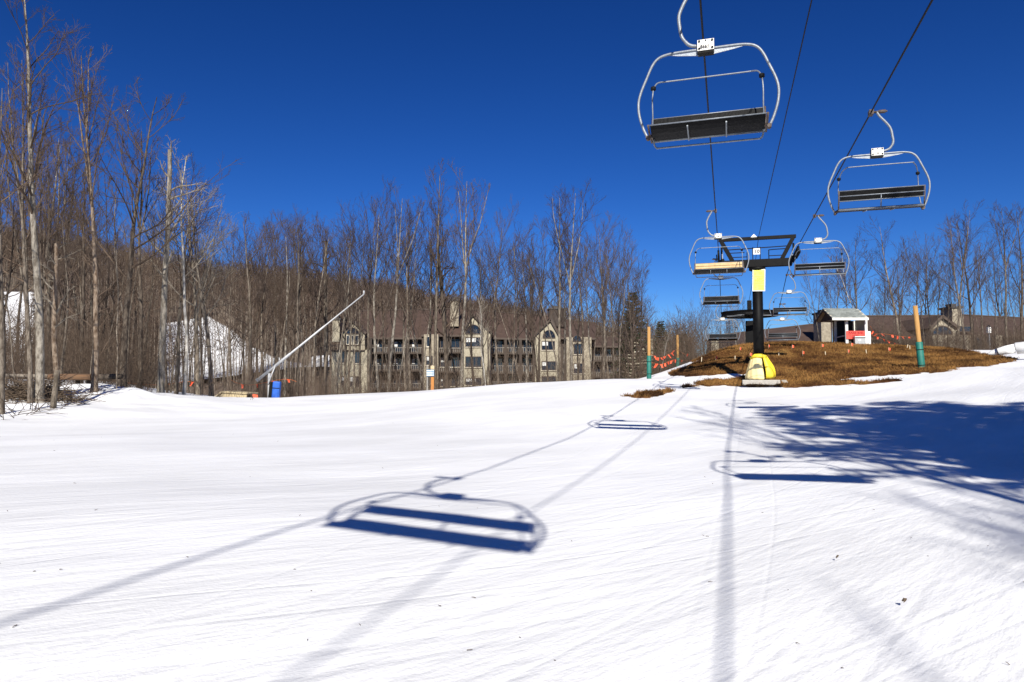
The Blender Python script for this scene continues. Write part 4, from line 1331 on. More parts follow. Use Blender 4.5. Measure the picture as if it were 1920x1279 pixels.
# far right wing
h3 = House('condominium', 'lowest wing of the condominium with small gable beside the green padded post', 108.0)
h3.wall(1108, 1174, 646, M_SIDING, 2.0, 6, 'recessed_wall')
h3.roof(1104, 1196, 648, 630, 650, 634, 1.0, 6)
for (y0, y1) in ((655, 668), (684, 698)):
    for x0 in (1114, 1134, 1154):
        h3.window(x0, x0 + 12, y0, y1, 2.0, 2, 0, M_TRIM, False)
h3.balcony(1112, 1170, 668, 676, .2, 1.8); h3.balcony(1112, 1170, 698, 706, .2, 1.8)
h3.gable(1174, 1213, 654, 1191, 633, M_STUCCO, -.4, 9)
h3.window(1191, 1203, 658, 673, -.4, 2, 0, M_LIGHTTRIM); h3.window(1191, 1206, 688, 702, -.4, 2, 0)
h3.fan(1190, 1204, 645, 655, -.4)
h3.chimney(1214, 1224, 634, 690, 0.5, M_STUCCO, 2)

# buildings on the right behind the mound
h4 = House('lodge', 'brown roofed stone lodge with arched gable window behind the right padded post', 80.0)
h4.roof(1620, 1770, 634, 593, 634, 592, 2.0, 8)
h4.wall(1626, 1745, 632, M_SIDING, 2.6, 5, 'recessed_wall')
for x0 in (1640, 1668, 1700):
    h4.window(x0, x0 + 16, 638, 654, 2.6, 2, 0, M_TRIM, False)
h4.gable(1744, 1792, 615, 1764, 595, M_STONE, -.4, 10)
h4.fan(1748, 1784.5, 611.5, 627, -.4)
h4.chimney(1787, 1803, 578, 640, 2.0, M_STONE, 2.2)
h4.roof(1785, 1945, 629, 590, 629, 598, 1.5, 8)
h4.wall(1792, 1828, 629, M_STONE, .6, 6); h4.wall(1828, 1866, 629, M_SIDING, 1.0, 6, 'recessed_wall'); h4.wall(1866, 1879, 629, M_STONE, .4, 6); h4.wall(1879, 1945, 630, M_SIDING, 1.4, 6, 'recessed_wall')
h4.window(1830, 1845, 632, 655, 1.0, 2, 0, M_TRIM, False); h4.window(1849, 1863, 632, 655, 1.0, 2, 0, M_TRIM, False)
h4.window(1798, 1820, 612, 622, 1.2, 1, 0, M_TRIM, False)
h5 = House('lodge', 'far brown roofed lodge with pale chimneys behind the bullwheel', 92.0)
h5.roof(1352, 1560, 650, 628, 650, 604, 2.0, 8)
h5.wall(1356, 1556, 648, M_SIDING, 3.0, 5, 'recessed_wall')
h5.chimney(1334, 1348, 638, 690, .0, M_STUCCO, 2)
h5.chimney(1541, 1557, 588, 660, .4, M_STONE, 2.4)
for x0 in (1446, 1470, 1496, 1520):
    h5.window(x0, x0 + 12, 652, 664, 3.0, 2, 0, M_TRIM, False)
lp = at(1857, 660, 74)
lamp = thing('lamp_post', 'grey lamp post with pale lantern before the right stone lodge', 'lamp post', (lp.x, 74, 2.6))
hl = at(1854, 612, 74).z - 2.6
MB().tube([(0, 0, 0), (-.08, 0, hl - .75)], .07, 10).build('pole', M_LAMPGREY, lamp)
MB().box((-.08, 0, hl - .40), (.34, .34, .62), taper=.9).build('lantern', M_WHITEPLATE, lamp)
MB().tube([(-.08, 0, hl - .09), (-.08, 0, hl + .02), (-.08, 0, hl + .14)], [.2, .12, .03], 10).build('finial', M_CAP, lamp)

# ------------------------------------------------------------------ trees
def tubes(P, Rad, n):
    """P (N,S,3), Rad (N,S) -> verts, quads"""
    N, S, _ = P.shape
    T = np.empty_like(P)
    T[:, 1:-1] = P[:, 2:] - P[:, :-2]
    T[:, 0] = P[:, 1] - P[:, 0]; T[:, -1] = P[:, -1] - P[:, -2]
    T /= np.linalg.norm(T, axis=-1, keepdims=True) + 1e-9
    ref = np.where(np.abs(T[:, :1, 2:3]) < 0.85, np.array([0, 0, 1.0]), np.array([1.0, 0, 0]))
    ref = np.broadcast_to(ref, T.shape)
    X = np.cross(T, ref); X /= np.linalg.norm(X, axis=-1, keepdims=True) + 1e-9
    Yv = np.cross(T, X)
    a = np.arange(n) * 2 * np.pi / n
    ring = X[:, :, None] * np.cos(a)[None, None, :, None] + Yv[:, :, None] * np.sin(a)[None, None, :, None]
    V = P[:, :, None] + ring * Rad[:, :, None, None]
    base = (np.arange(N) * S * n)[:, None, None] + (np.arange(S - 1) * n)[None, :, None]
    k = np.arange(n)[None, None, :]; k2 = (k + 1) % n
    Q = np.stack([base + k, base + k2, base + n + k2, base + n + k], -1).reshape(-1, 4)
    return V.reshape(-1, 3), Q

def grow(rng, start, direc, length, r0, r1, S, wob, up, spread_out=0.0):
    N = len(start)
    P = np.empty((N, S, 3)); P[:, 0] = start
    d = direc / (np.linalg.norm(direc, axis=1, keepdims=True) + 1e-9)
    step = (length / (S - 1))[:, None]
    for i in range(1, S):
        d = d + rng.normal(0, wob, (N, 3))
        d[:, 2] += up
        d /= np.linalg.norm(d, axis=1, keepdims=True) + 1e-9
        P[:, i] = P[:, i - 1] + d * step
    t = np.linspace(0, 1, S)[None]
    Rr = r0[:, None] * (1 - t) + r1[:, None] * t
    return P, Rr

def spawn(rng, P, Rr, L, per, t0, t1, ang, angv, ratio, rratio, minr, decay=0.5):
    """children along parents"""
    N, S, _ = P.shape
    idx = np.repeat(np.arange(N), per)
    n = len(idx)
    t = t0 + (t1 - t0) * ((np.tile(np.arange(per), N) + rng.random(n)) / per)
    f = t * (S - 1); i0 = np.minimum(f.astype(int), S - 2); fr_ = (f - i0)[:, None]
    pos = P[idx, i0] * (1 - fr_) + P[idx, i0 + 1] * fr_
    tan = P[idx, i0 + 1] - P[idx, i0]
    tan /= np.linalg.norm(tan, axis=1, keepdims=True) + 1e-9
    rv = rng.normal(0, 1, (n, 3))
    perp = rv - tan * (rv * tan).sum(1, keepdims=True)
    perp /= np.linalg.norm(perp, axis=1, keepdims=True) + 1e-9
    a = np.clip(rng.normal(ang, angv, n), 0.15, 1.7)[:, None]
    d = tan * np.cos(a) + perp * np.sin(a)
    rp_ = Rr[idx, i0] * (1 - fr_[:, 0]) + Rr[idx, i0 + 1] * fr_[:, 0]
    ln_ = L[idx] * ratio * (1 - decay * (t - t0) / max(t1 - t0, 1e-6)) * rng.uniform(.7, 1.25, n)
    r0 = np.maximum(rp_ * rratio, minr)
    return pos, d, ln_, r0

def tree_mesh(seed, H=20.0, r0=0.22, bole=0.42, n1=20, ang=0.75, up1=0.10, up2=0.10, ratio=0.34, lean=0.02, wob=0.025,
              fork=0, n2=7, n3=6, n4=3, snap=False, minr=0.010, droop=0.0, top_r=0.02):
    rng = np.random.default_rng(seed)
    S = 20
    wob = wob * 1.05
    st = np.zeros((1, 3)); dr = np.array([[rng.normal(0, lean), rng.normal(0, lean), 1.0]])
    P0, R0 = grow(rng, st, dr, np.array([H * (0.72 if snap else 1.0)]), np.array([r0]), np.array([r0 * .55 if snap else top_r]), S, wob, 0.02)
    R0[:, 0] *= 1.35; R0[:, 1] *= 1.04
    V0, Q0 = tubes(P0, R0, 10)
    parents = [(P0, R0, np.array([H]))]
    Vt, Qt = [V0], [Q0]
    Pl, Rl, Ll = P0, R0, np.array([H])
    tv, tq = V0, [Q0]
    off = len(V0)
    if fork:
        idx = rng.uniform(bole * .85, bole * 1.15, fork)
        ps, ds, rs_, ls = [], [], [], []
        for k in range(fork):
            f = idx[k] * (S - 1); i0 = int(f)
            p = P0[0, i0] + (P0[0, i0 + 1] - P0[0, i0]) * (f - i0)
            az = rng.uniform(0, 2 * np.pi) if k == 0 else az + 2.4
            ps.append(p); ds.append([.24 * np.cos(az), .24 * np.sin(az), 1]); rs_.append(R0[0, i0] * .72); ls.append(H * (1 - idx[k]) * rng.uniform(.8, .98))
        Pf, Rf = grow(rng, np.array(ps), np.array(ds), np.array(ls), np.array(rs_), np.full(fork, top_r), S, wob * 1.6, 0.06)
        Vf, Qf = tubes(Pf, Rf, 8)
        tq.append(Qf + off); tv = np.concatenate([tv, Vf]); off += len(Vf)
    trunk_me = fast_mesh('trunk', tv, [np.concatenate(tq)])
    VV, QQ, o2 = [], [], 0
    def put(P, Rr, n):
        nonlocal o2
        v, q = tubes(P, Rr, n)
        VV.append(v); QQ.append(q + o2); o2 += len(v)
    p, d, l, r = spawn(rng, P0, R0, np.array([H]), n1, bole, .97, ang, .18, ratio, .5, .02, .62)
    d[:, 2] = np.maximum(d[:, 2], -.1)
    if fork:
        pf, df, lf, rf_ = spawn(rng, Pf, Rf, np.array(ls), max(6, n1 // 2), .15, .97, ang, .18, ratio * 1.3, .5, .02, .6)
        p = np.concatenate([p, pf]); d = np.concatenate([d, df]); l = np.concatenate([l, lf]); r = np.concatenate([r, rf_])
    P1, R1 = grow(rng, p, d, l, r, np.full(len(p), .012), 8, .10, up1)
    put(P1, R1, 5)
    if n2:
        p, d, l, r = spawn(rng, P1, R1, l, n2, .22, 1.0, .62, .2, .46, .62, .012, .45)
        P2, R2 = grow(rng, p, d, l, r, np.full(len(p), minr), 5, .13, up2)
        put(P2, R2, 4)
        if n3:
            p, d, l, r = spawn(rng, P2, R2, l, n3, .2, 1.0, .6, .2, .52, .7, minr, .35)
            P3, R3 = grow(rng, p, d, l, r, np.full(len(p), minr * .7), 4, .16, up2 - droop)
            put(P3, R3, 3)
            if n4:
                p, d, l, r = spawn(rng, P3, R3, l, n4, .3, 1.0, .55, .2, .6, .8, minr * .8, .2)
                P4, R4 = grow(rng, p, d, l, r, np.full(len(p), minr * .55), 3, .15, up2 - droop)
                put(P4, R4, 3)
    crown_me = fast_mesh('crown', np.concatenate(VV), [np.concatenate(QQ)])
    zc = np.sort(np.concatenate(VV)[:, 2])
    return trunk_me, crown_me, max(float(tv[:, 2].max()), float(zc[int(len(zc) * .996)]))

PROTO = {}
def proto(name, variants, **kw):
    PROTO[name] = [tree_mesh(seed=hash_(name) + 17 * i, **kw) for i in range(variants)]
def hash_(s):
    return sum(ord(c) * (i + 3) for i, c in enumerate(s))
proto('fan', 5, H=20, r0=.175, bole=.44, n1=14, ang=.68, up1=.14, up2=.18, ratio=.40, n2=7, n3=6, n4=1, wob=.02, minr=.008)
proto('tall', 4, H=22, r0=.19, bole=.40, n1=17, ang=.5, up1=.17, up2=.16, ratio=.22, n2=6, n3=5, n4=1, wob=.014, minr=.008)
proto('mast', 1, H=22, r0=.20, bole=.40, n1=15, ang=.75, up1=.07, up2=.08, ratio=.25, n2=6, n3=5, n4=2, wob=.012, minr=.007)
proto('fork', 3, H=21, r0=.185, bole=.55, n1=10, ang=.55, up1=.15, up2=.15, ratio=.28, fork=2, n2=6, n3=5, n4=1, wob=.022, minr=.008)
proto('thin', 4, H=17, r0=.085, bole=.50, n1=12, ang=.6, up1=.11, up2=.10, ratio=.22, n2=5, n3=4, n4=0, wob=.03, minr=.007)
proto('twiggy', 2, H=17, r0=.12, bole=.18, n1=24, ang=.5, up1=.12, up2=.10, ratio=.34, n2=7, n3=5, n4=1, wob=.02, minr=.008)
proto('spread', 3, H=17, r0=.19, bole=.34, n1=14, ang=.85, up1=.10, up2=.10, ratio=.38, n2=6, n3=5, n4=1, wob=.03, minr=.008)
proto('snag', 2, H=18, r0=.18, bole=.45, n1=10, ang=.9, up1=.05, up2=.03, ratio=.16, n2=4, n3=3, n4=0, wob=.02, snap=True)
proto('birch', 2, H=14, r0=.075, bole=.35, n1=16, ang=.55, up1=.08, up2=.04, ratio=.22, n2=5, n3=4, n4=0, wob=.05, lean=.16, droop=.05)
proto('sapling', 3, H=8, r0=.035, bole=.12, n1=12, ang=.75, up1=.06, up2=.05, ratio=.32, n2=4, n3=2, n4=0, wob=.05, minr=.006)

_trn = random.Random(11)
_meshcache = {}
def with_mat(me, m):
    k = (me.name, m.name)
    if k not in _meshcache:
        c = me if len(me.materials) == 0 else me.copy()
        if len(c.materials):
            c.materials.clear()
        c.materials.append(m)
        _meshcache[k] = c
    return _meshcache[k]
def ground_at(x, y):
    if y < 72 and abs(x) < abs(y) * 1.0 + 12:
        return gz(x, y)
    return float(terrain(np.array([x]), np.array([y]))[0])
def plant(px, top, Y, kind, label, group=None, b=None, tw_=None, lean=0.0, var=None, name='bare_tree', X=None, H=None, thick=1.0, cat='tree'):
    x = X_at(px, Y) if X is None else X
    z = ground_at(x, Y) - .15
    if H is None:
        H = at(px, top, Y).z - z
    v = _trn.randrange(len(PROTO[kind])) if var is None else var
    tm, cm, h0 = PROTO[kind][v]
    t = thing(name, label, cat, (x, Y, z), 0, group)
    s = H / h0
    t.scale = (s * thick, s * thick, s)
    t.rotation_euler = (_trn.gauss(0, .01), lean, _trn.uniform(0, 6.28)) if abs(lean) < .01 else (0, lean, 0)
    bm_ = b or B_GREY
    link('trunk', with_mat(tm, bm_), None, t)
    link('crown', with_mat(cm, tw_ or T_BROWN), None, t)
    return t

# --- the row in front of the condominium
G_C = 'bare trees standing before the condominium'
def L(s): return s
plant(691, 350, 62, 'fan', 'bare tree left of a close trunk pair beside the boom tip', G_C, B_GREY, T_PURPLE)
plant(714, 345, 60, 'fan', 'bare tree right of the boom tip with upright fan crown', G_C, B_PALE, T_PURPLE)
plant(727, 335, 58, 'fork', 'forked pale bare tree leaning right beside the boom tip', G_C, B_PALE, T_PURPLE, lean=.05)
plant(782, 432, 64, 'thin', 'thin bare tree midway between boom tip and stone chimney', G_C, B_PALE, T_PURPLE)
plant(817, 296, 60, 'tall', 'tallest bare tree of the row, just left of the stone chimney', G_C, B_TAN, T_PURPLE)
plant(839, 440, 62, 'snag', 'dark broken trunk standing directly before the tall stone chimney', G_C, B_DARK, T_BROWN)
plant(866, 302, 56, 'fork', 'tall forked bare tree against the left edge of the large gable', G_C, B_PALE, T_PURPLE)
plant(938, 374, 60, 'fan', 'bare tree right of the large gable behind a white leaning birch', G_C, B_GREY, T_PURPLE)
plant(1013, 404, 62, 'fan', 'bare tree at the left corner of the second gable', G_C, B_DARK, T_PURPLE)
plant(1050, 362, 60, 'tall', 'upright bare tree before the dark wide chimney', G_C, B_TAN, T_PURPLE)
plant(1071, 348, 57, 'fork', 'pale forked bare tree right of the dark wide chimney', G_C, B_PALE, T_PURPLE)
plant(1130, 396, 58, 'fan', 'bare tree between dark wide chimney and green padded post, crown leaning right', G_C, B_GREY, T_PURPLE, lean=.05)
plant(1152, 425, 66, 'fan', 'slender bare tree behind the right leaning crown near the small gable', G_C, B_GREY, T_PURPLE)
plant(1186, 430, 62, 'twiggy', 'dense twiggy bare tree in front of the smallest gable', G_C, B_DARK, T_PURPLE)
plant(1200, 470, 66, 'twiggy', 'low twiggy bare tree just left of the first green padded post', G_C, B_DARK, T_PURPLE)
bt = plant(912, 556, 49, 'birch', 'white leaning birch in front of the large arched gable', None, B_BIRCH, T_PALE, lean=.23, name='birch_tree', thick=.9)
plant(1233, 608, 52, 'birch', 'white leaning birch sapling between two green padded posts', None, B_BIRCH, T_PALE, lean=.24, name='birch_tree', thick=.7)
for i, (px, tp, Y, k, lab) in enumerate(((655, 402, 68, 'fan', 'slim bare tree crossing the arched window of the narrow gable'), (672, 445, 64, 'thin', 'thin trunk over the right window of the narrow gable'),
        (745, 420, 70, 'thin', 'thin tree before the first column of dark balconies'), (762, 400, 66, 'fan', 'slim tree before the middle of the dark balconies'), (798, 425, 68, 'thin', 'thin tree at the corner of the stone wall near the trail sign'),
        (890, 405, 70, 'fan', 'slim tree crossing the arched window of the large gable'), (958, 430, 66, 'thin', 'thin tree before the balconies right of the white leaning birch'), (985, 418, 70, 'fan', 'slim tree before the balconies left of the second gable'),
        (1032, 430, 66, 'thin', 'thin tree crossing the peak of the second gable'), (1095, 420, 68, 'fan', 'slim tree before the stone wall right of the dark wide chimney'), (1112, 455, 62, 'thin', 'thin tree at the right corner of the stone wall'), (1168, 455, 70, 'fan', 'slim tree left of the smallest gable'))):
    plant(px, tp, Y, k, lab, G_C, (B_GREY, B_PALE, B_DARK)[i % 3], T_PURPLE)

for i in range(18):
    px = 650 + i * 31 + _trn.uniform(-8, 8)
    top = np.interp(px, [650, 720, 820, 880, 950, 1000, 1070, 1130, 1210], [390, 370, 345, 345, 410, 430, 380, 420, 460]) + _trn.uniform(25, 90)
    plant(px, top, _trn.uniform(58, 80), ('tall', 'fan', 'fan', 'thin')[i % 4], 'upright bare tree in the screen before the tan condominium', 'upright trees screening the condominium', (B_GREY, B_TAN, B_DARK, B_PALE, B_GREY)[i % 5], T_PURPLE)
for i in range(18):
    px = 640 + i * 31 + _trn.uniform(-9, 9)
    plant(px, _trn.uniform(470, 590), _trn.uniform(50, 60), 'thin', 'thin dark young tree along the snow edge before the condominium', 'young trees along the snow edge', (B_DARK, B_GREY)[i % 2], T_BROWN, thick=1.2)

# --- between boom and left wood
for i, (px, tp, Y, k, lab) in enumerate(((468, 404, 66, 'spread', 'wide crowned bare tree over the low end of the snowmaking boom'),
                                         (500, 402, 70, 'fan', 'bare tree rising behind the blue safety pad'),
                                         (533, 396, 66, 'fan', 'bare tree right of the blue pad with dense fan crown'),
                                         (558, 392, 62, 'fork', 'forked bare tree under the middle of the snowmaking boom'),
                                         (588, 400, 66, 'fan', 'bare tree left of the pale narrow gable, crown catching sun'),
                                         (626, 425, 60, 'thin', 'thin bare tree at the left corner of the pale narrow gable'),
                                         (640, 440, 58, 'thin', 'thin bare trunk crossing the left window of the narrow gable'),
                                         (612, 420, 70, 'snag', 'broken pale snag left of the narrow gable'))):
    plant(px, tp, Y, k, lab, G_C, (B_GREY, B_TAN, B_PALE)[i % 3], T_PURPLE)
for i, (px, tp, lab) in enumerate(((428, 470, 'thin bare trunk above the left end of the plywood cover'), (447, 500, 'thin bare trunk right above the plywood cover'), (462, 455, 'thin bare tree between plywood cover and boom foot'),
        (482, 520, 'thin bare trunk behind the hose coupling of the boom'), (520, 480, 'thin bare trunk right behind the blue pad'), (548, 510, 'thin bare trunk a little right of the blue pad below the boom'),
        (574, 480, 'thin bare tree crossing the boom at mid length'), (602, 530, 'thin bare trunk left of the narrow gable building, below the upper boom'))):
    plant(px, tp, 56 + (i * 7) % 26, ('thin', 'thin', 'fan')[i % 3], lab, G_C, (B_GREY, B_TAN, B_DARK)[i % 3], T_BROWN)

for i, (px, tp, lab) in enumerate(((440, 415, 'broad crowned bare tree at the right border of the left wood'), (484, 402, 'broad crowned bare tree above the boom foot'), (518, 398, 'broad crowned bare tree above and right of the blue pad'),
        (546, 390, 'broad crowned bare tree above the middle of the boom'), (575, 396, 'broad crowned bare tree between mid boom and the narrow gable'), (604, 404, 'broad crowned bare tree close left of the narrow gable chimney'))):
    plant(px, tp, 74 + (i * 5) % 14, 'fan', lab, G_C, (B_GREY, B_DARK)[i % 2], (T_PURPLE, T_BROWN)[i % 2])

# --- left wood, near trees
G_L = 'near trees of the left wood'
plant(76, -40, 24.5, 'mast', 'tallest pale bare tree of the left wood, its top above the picture', G_L, B_PALE, T_BROWN, lean=.012, var=0, thick=1.15)
plant(60, 60, 24.2, 'fork', 'straight dark trunk close left of the tallest pale tree', G_L, B_GREY, T_BROWN, var=1, thick=.75)
plant(178, 88, 27.5, 'fork', 'tall reddish barked tree with peeling bark and forked crown', G_L, B_RED, T_BROWN, var=0, thick=1.0)
plant(5, 120, 21.5, 'spread', 'bare tree cut by the left edge of the picture', G_L, B_GREY, T_BROWN, var=1, thick=.8)
plant(108, 455, 26, 'snag', 'broken topped snag right of the tallest pale tree', G_L, B_RED, T_PALE, var=0, thick=1.35)
plant(232, 150, 32, 'spread', 'wide crowned bare tree right of the reddish tree', G_L, B_DARK, T_BROWN, var=0)
plant(262, 200, 35, 'fork', 'forked dark bare tree near the right end of the log rail', G_L, B_DARK, T_BROWN, var=2)
plant(303, 262, 34, 'snag', 'pale dead tree with broken top among the left wood', G_L, B_PALE, T_PALE, var=1)
plant(332, 285, 36, 'fan', 'bare tree of the left wood just left of the white leaning dead tree', G_L, B_TAN, T_BROWN, var=1)
plant(345, 284, 35, 'thin', 'whitish dead tree leaning right at the edge of the left wood', G_L, B_BIRCH, T_PALE, lean=.09, var=0, thick=1.5)
plant(398, 330, 40, 'spread', 'pale twiggy tree closing the right edge of the left wood', G_L, B_GREY, T_PALE, var=2)
plant(372, 310, 42, 'spread', 'pale branched tree behind the whitish leaning dead tree', G_L, B_TAN, T_PALE, var=1)
for i in range(42):
    px = _trn.uniform(-60, 300) if i % 6 else _trn.uniform(300, 415)
    Y = _trn.uniform(31, 62)
    top = np.interp(px, [-60, 60, 170, 250, 330, 425], [150, 180, 250, 280, 340, 410]) + _trn.uniform(0, 190)
    plant(px, top, Y, _trn.choice(['thin', 'thin', 'tall', 'tall', 'fan', 'spread']), 'bare brown tree among many in the left wood', 'many bare trees inside the left wood', _trn.choice([B_GREY, B_TAN, B_DARK, B_DARK, B_GREY]), _trn.choice([T_BROWN, T_BROWN, T_PURPLE]))
for i in range(18):
    px = _trn.uniform(-40, 290)
    Y = _trn.uniform(27, 50) if px < 230 else _trn.uniform(40, 55)
    plant(px, 0, Y, 'sapling', 'thin brown sapling in the undergrowth of the left wood', 'saplings in the left wood', B_GREY, T_BROWN, name='sapling', H=_trn.uniform(3.5, 8))

# --- right hand trees
G_R = 'bare trees behind the hut and the right lodge'
for i, (px, tp, Y, k, b, lab) in enumerate(((1541, 470, 66, 'thin', B_GREY, 'thin bare tree just left of the white hut'),
        (1565, 452, 70, 'fan', B_GREY, 'bare tree directly behind the white hut roof'),
        (1612, 425, 64, 'spread', B_DARK, 'bare tree whose curved dark trunk rises right behind the hut'),
        (1646, 470, 58, 'birch', B_BIRCH, 'pale crooked birch right of the hut'),
        (1688, 400, 62, 'spread', B_TAN, 'broken topped thick tree above the tall padded post'),
        (1722, 470, 66, 'spread', B_DARK, 'dark many branched tree right behind the tall padded post'),
        (1752, 430, 72, 'fan', B_GREY, 'bare tree over the arched gable of the stone lodge'),
        (1797, 378, 62, 'fork', B_TAN, 'tall forked tree in front of the stone lodge chimney'),
        (1813, 400, 60, 'tall', B_GREY, 'straight tree just right of the lodge chimney'),
        (1826, 395, 66, 'spread', B_DARK, 'spreading tree left of the lamp post'),
        (1890, 372, 60, 'fork', B_GREY, 'forked tree rising right of the lamp post'),
        (1918, 380, 62, 'spread', B_DARK, 'bare tree cut by the right edge of the picture'))):
    plant(px, tp, Y, k, lab, G_R, b, T_PURPLE, lean=.08 if k == 'birch' else 0, name='birch_tree' if k == 'birch' else 'bare_tree')
for i in range(14):
    px = 1650 + i * 22 + _trn.uniform(-7, 7)
    plant(px, _trn.uniform(430, 560), _trn.uniform(58, 74), ('thin', 'tall', 'spread', 'thin')[i % 4], 'dark bare tree in front of the right stone lodge', 'dark trees before the right lodge', (B_DARK, B_GREY)[i % 2], T_PURPLE)
for i in range(14):
    px = 1535 + i * 32 + _trn.uniform(-8, 8)
    Y = _trn.uniform(92, 125)
    plant(px, np.interp(px, [1520, 1600, 1700, 1990], [510, 480, 445, 430]) + _trn.uniform(-10, 60), Y, _trn.choice(['spread', 'fan', 'twiggy', 'thin']), 'bare tree standing behind the right lodge roofs', 'many trees behind the right lodge', _trn.choice([B_GREY, B_DARK]), T_PURPLE)
for i in range(9):
    px = 1245 + i * 19 + _trn.uniform(-8, 8)
    if px > 1420: px += 30
    plant(px, _trn.uniform(545, 600), _trn.uniform(75, 95), _trn.choice(['twiggy', 'fan', 'thin']), 'low bare tree in the gap behind mound and bullwheel', 'low trees behind the bullwheel', B_GREY, T_PURPLE)
plant(1382, 560, 60, 'spread', 'small pale branched tree left of the bullwheel post', None, B_PALE, T_PALE, H=5.2)
for i, (px, Y, H) in enumerate(((1660, 60, 5.5), (1690, 58, 5), (1735, 56, 6), (1770, 58, 5), (1800, 56, 6), (1835, 60, 4.5), (1870, 58, 5.5), (1905, 56, 5), (1240, 56, 4), (1256, 58, 4.5), (1285, 57, 4), (1300, 60, 5))):
    plant(px, 0, Y, 'sapling', 'thin brown sapling behind the grass mound', 'saplings behind the mound', B_TAN, T_BROWN, name='sapling', H=H)

# --- evergreens
def conifer_mesh(seed, H, rad, n_wh=26, per=9, needle=900, dense=1.0, low=.16):
    rng = np.random.default_rng(seed)
    P0 = np.stack([np.zeros(10), np.zeros(10), np.linspace(0, H, 10)], -1)[None]
    P0[0, :, :2] += rng.normal(0, .03, (10, 2))
    V0, Q0 = tubes(P0, np.linspace(H * .014 + .06, .02, 10)[None], 9)
    tm = fast_mesh('trunk', V0, [Q0])
    zs_ = np.linspace(low, .985, n_wh)
    st, dr, ln_ = [], [], []
    for f in zs_:
        for k in range(per):
            if rng.random() < .12: continue
            az = rng.uniform(0, 2 * np.pi)
            l = rad * (1 - f) ** .8 * rng.uniform(.65, 1.2) + .25
            st.append((0, 0, f * H)); dr.append((np.cos(az), np.sin(az), .25 - .35 * (1 - f))); ln_.append(l)
    st, dr, ln_ = np.array(st), np.array(dr), np.array(ln_)
    P, Rr = grow(rng, st, dr, ln_, .012 + ln_ * .008, np.full(len(st), .008), 6, .07, .02)
    Vb, Qb = tubes(P, Rr, 4)
    # needle sprays: little leaf faces all along the branches
    cnt = (ln_ * 34 * dense).astype(int) + 6
    idx = np.repeat(np.arange(len(st)), cnt)
    n = len(idx)
    t = rng.uniform(.08, 1, n); f = t * 5; i0 = np.minimum(f.astype(int), 4); fr_ = (f - i0)[:, None]
    pos = P[idx, i0] * (1 - fr_) + P[idx, i0 + 1] * fr_
    tan = P[idx, 5] - P[idx, 0]; tan /= np.linalg.norm(tan, axis=1, keepdims=True)
    side = np.cross(tan, [0, 0, 1.0]) * rng.choice([-1, 1], n)[:, None]
    d = tan * rng.uniform(.3, 1, n)[:, None] + side * rng.uniform(.2, 1, n)[:, None] + np.stack([0 * t, 0 * t, rng.uniform(-.45, .25, n)], 1)
    d /= np.linalg.norm(d, axis=1, keepdims=True)
    L_ = rng.uniform(.18, .42, n)[:, None]
    w = np.cross(d, rng.normal(0, 1, (n, 3))); w /= np.linalg.norm(w, axis=1, keepdims=True); w *= rng.uniform(.03, .065, n)[:, None]
    Vn = np.stack([pos, pos + d * L_ * .5 + w, pos + d * L_, pos + d * L_ * .5 - w], 1).reshape(-1, 3)
    Qn = np.arange(n * 4).reshape(-1, 4)
    cm = fast_mesh('crown', np.concatenate([Vb, Vn]), [np.concatenate([Qb, Qn + len(Vb)])], False)
    return tm, cm, H
PROTO['shade'] = [conifer_mesh(15, 17, 6.0, 24, 8, dense=.75, low=.45), conifer_mesh(16, 17, 5.6, 24, 8, dense=.75, low=.45)]
PROTO['conifer'] = [conifer_mesh(5, 17, 3.2, 38, 12, dense=2.0, low=.08), conifer_mesh(6, 17, 2.8, 38, 12, dense=2.0, low=.08)]
for px, tp, Y, lab in ((1187, 548, 92, 'dark evergreen behind the smallest gable and twiggy tree'), (1240, 602, 96, 'dark evergreen behind the two green padded posts'),
                       (1283, 625, 100, 'low dark evergreen left end of the mound')):
    plant(px, tp, Y, 'conifer', lab, None, B_DARK, M_NEEDLE, name='evergreen_tree', thick=1.15)
# the stand to the right of the viewer that throws the big shade on the snow
G_S = 'evergreens beside the viewer whose shade lies on the snow'
for i, (x, y, H) in enumerate(((10.4, -3.5, 17.6), (12.2, -1.5, 16.4), (14.0, -4.5, 18.2), (16.0, -1.0, 15.6), (18.0, -3.0, 16.6), (20.5, -5.0, 17.6), (12.6, -9.0, 19.0), (16.6, -8.0, 18.4), (23.0, -1.5, 15.6), (25.5, -5, 17.4), (14.6, 1.5, 13.4), (19.4, 2.0, 13.4))):
    plant(0, 0, y, 'shade', 'evergreen standing right of the view, casting the dense blue shade', G_S, B_DARK, M_NEEDLE, name='evergreen_tree', X=x - 1.45, H=H * 1.08, var=i % 2, thick=1.0)
plant(0, 0, -4.0, 'tall', 'bare tree right of the view throwing the long trunk shadow', None, B_GREY, T_BROWN, X=6.7, H=20.5, var=1, thick=1.0)
for i, (x, y, H) in enumerate(((5.6, -22, 22), (8.2, -24, 23), (10.5, -20, 21), (6.6, -14.5, 16.5), (9.6, -13, 15.5))):
    plant(0, 0, y, 'spread', 'bare tree behind the viewer throwing soft branch shadows', 'bare trees behind the viewer', B_GREY, T_BROWN, X=x, H=H, var=i % 3)

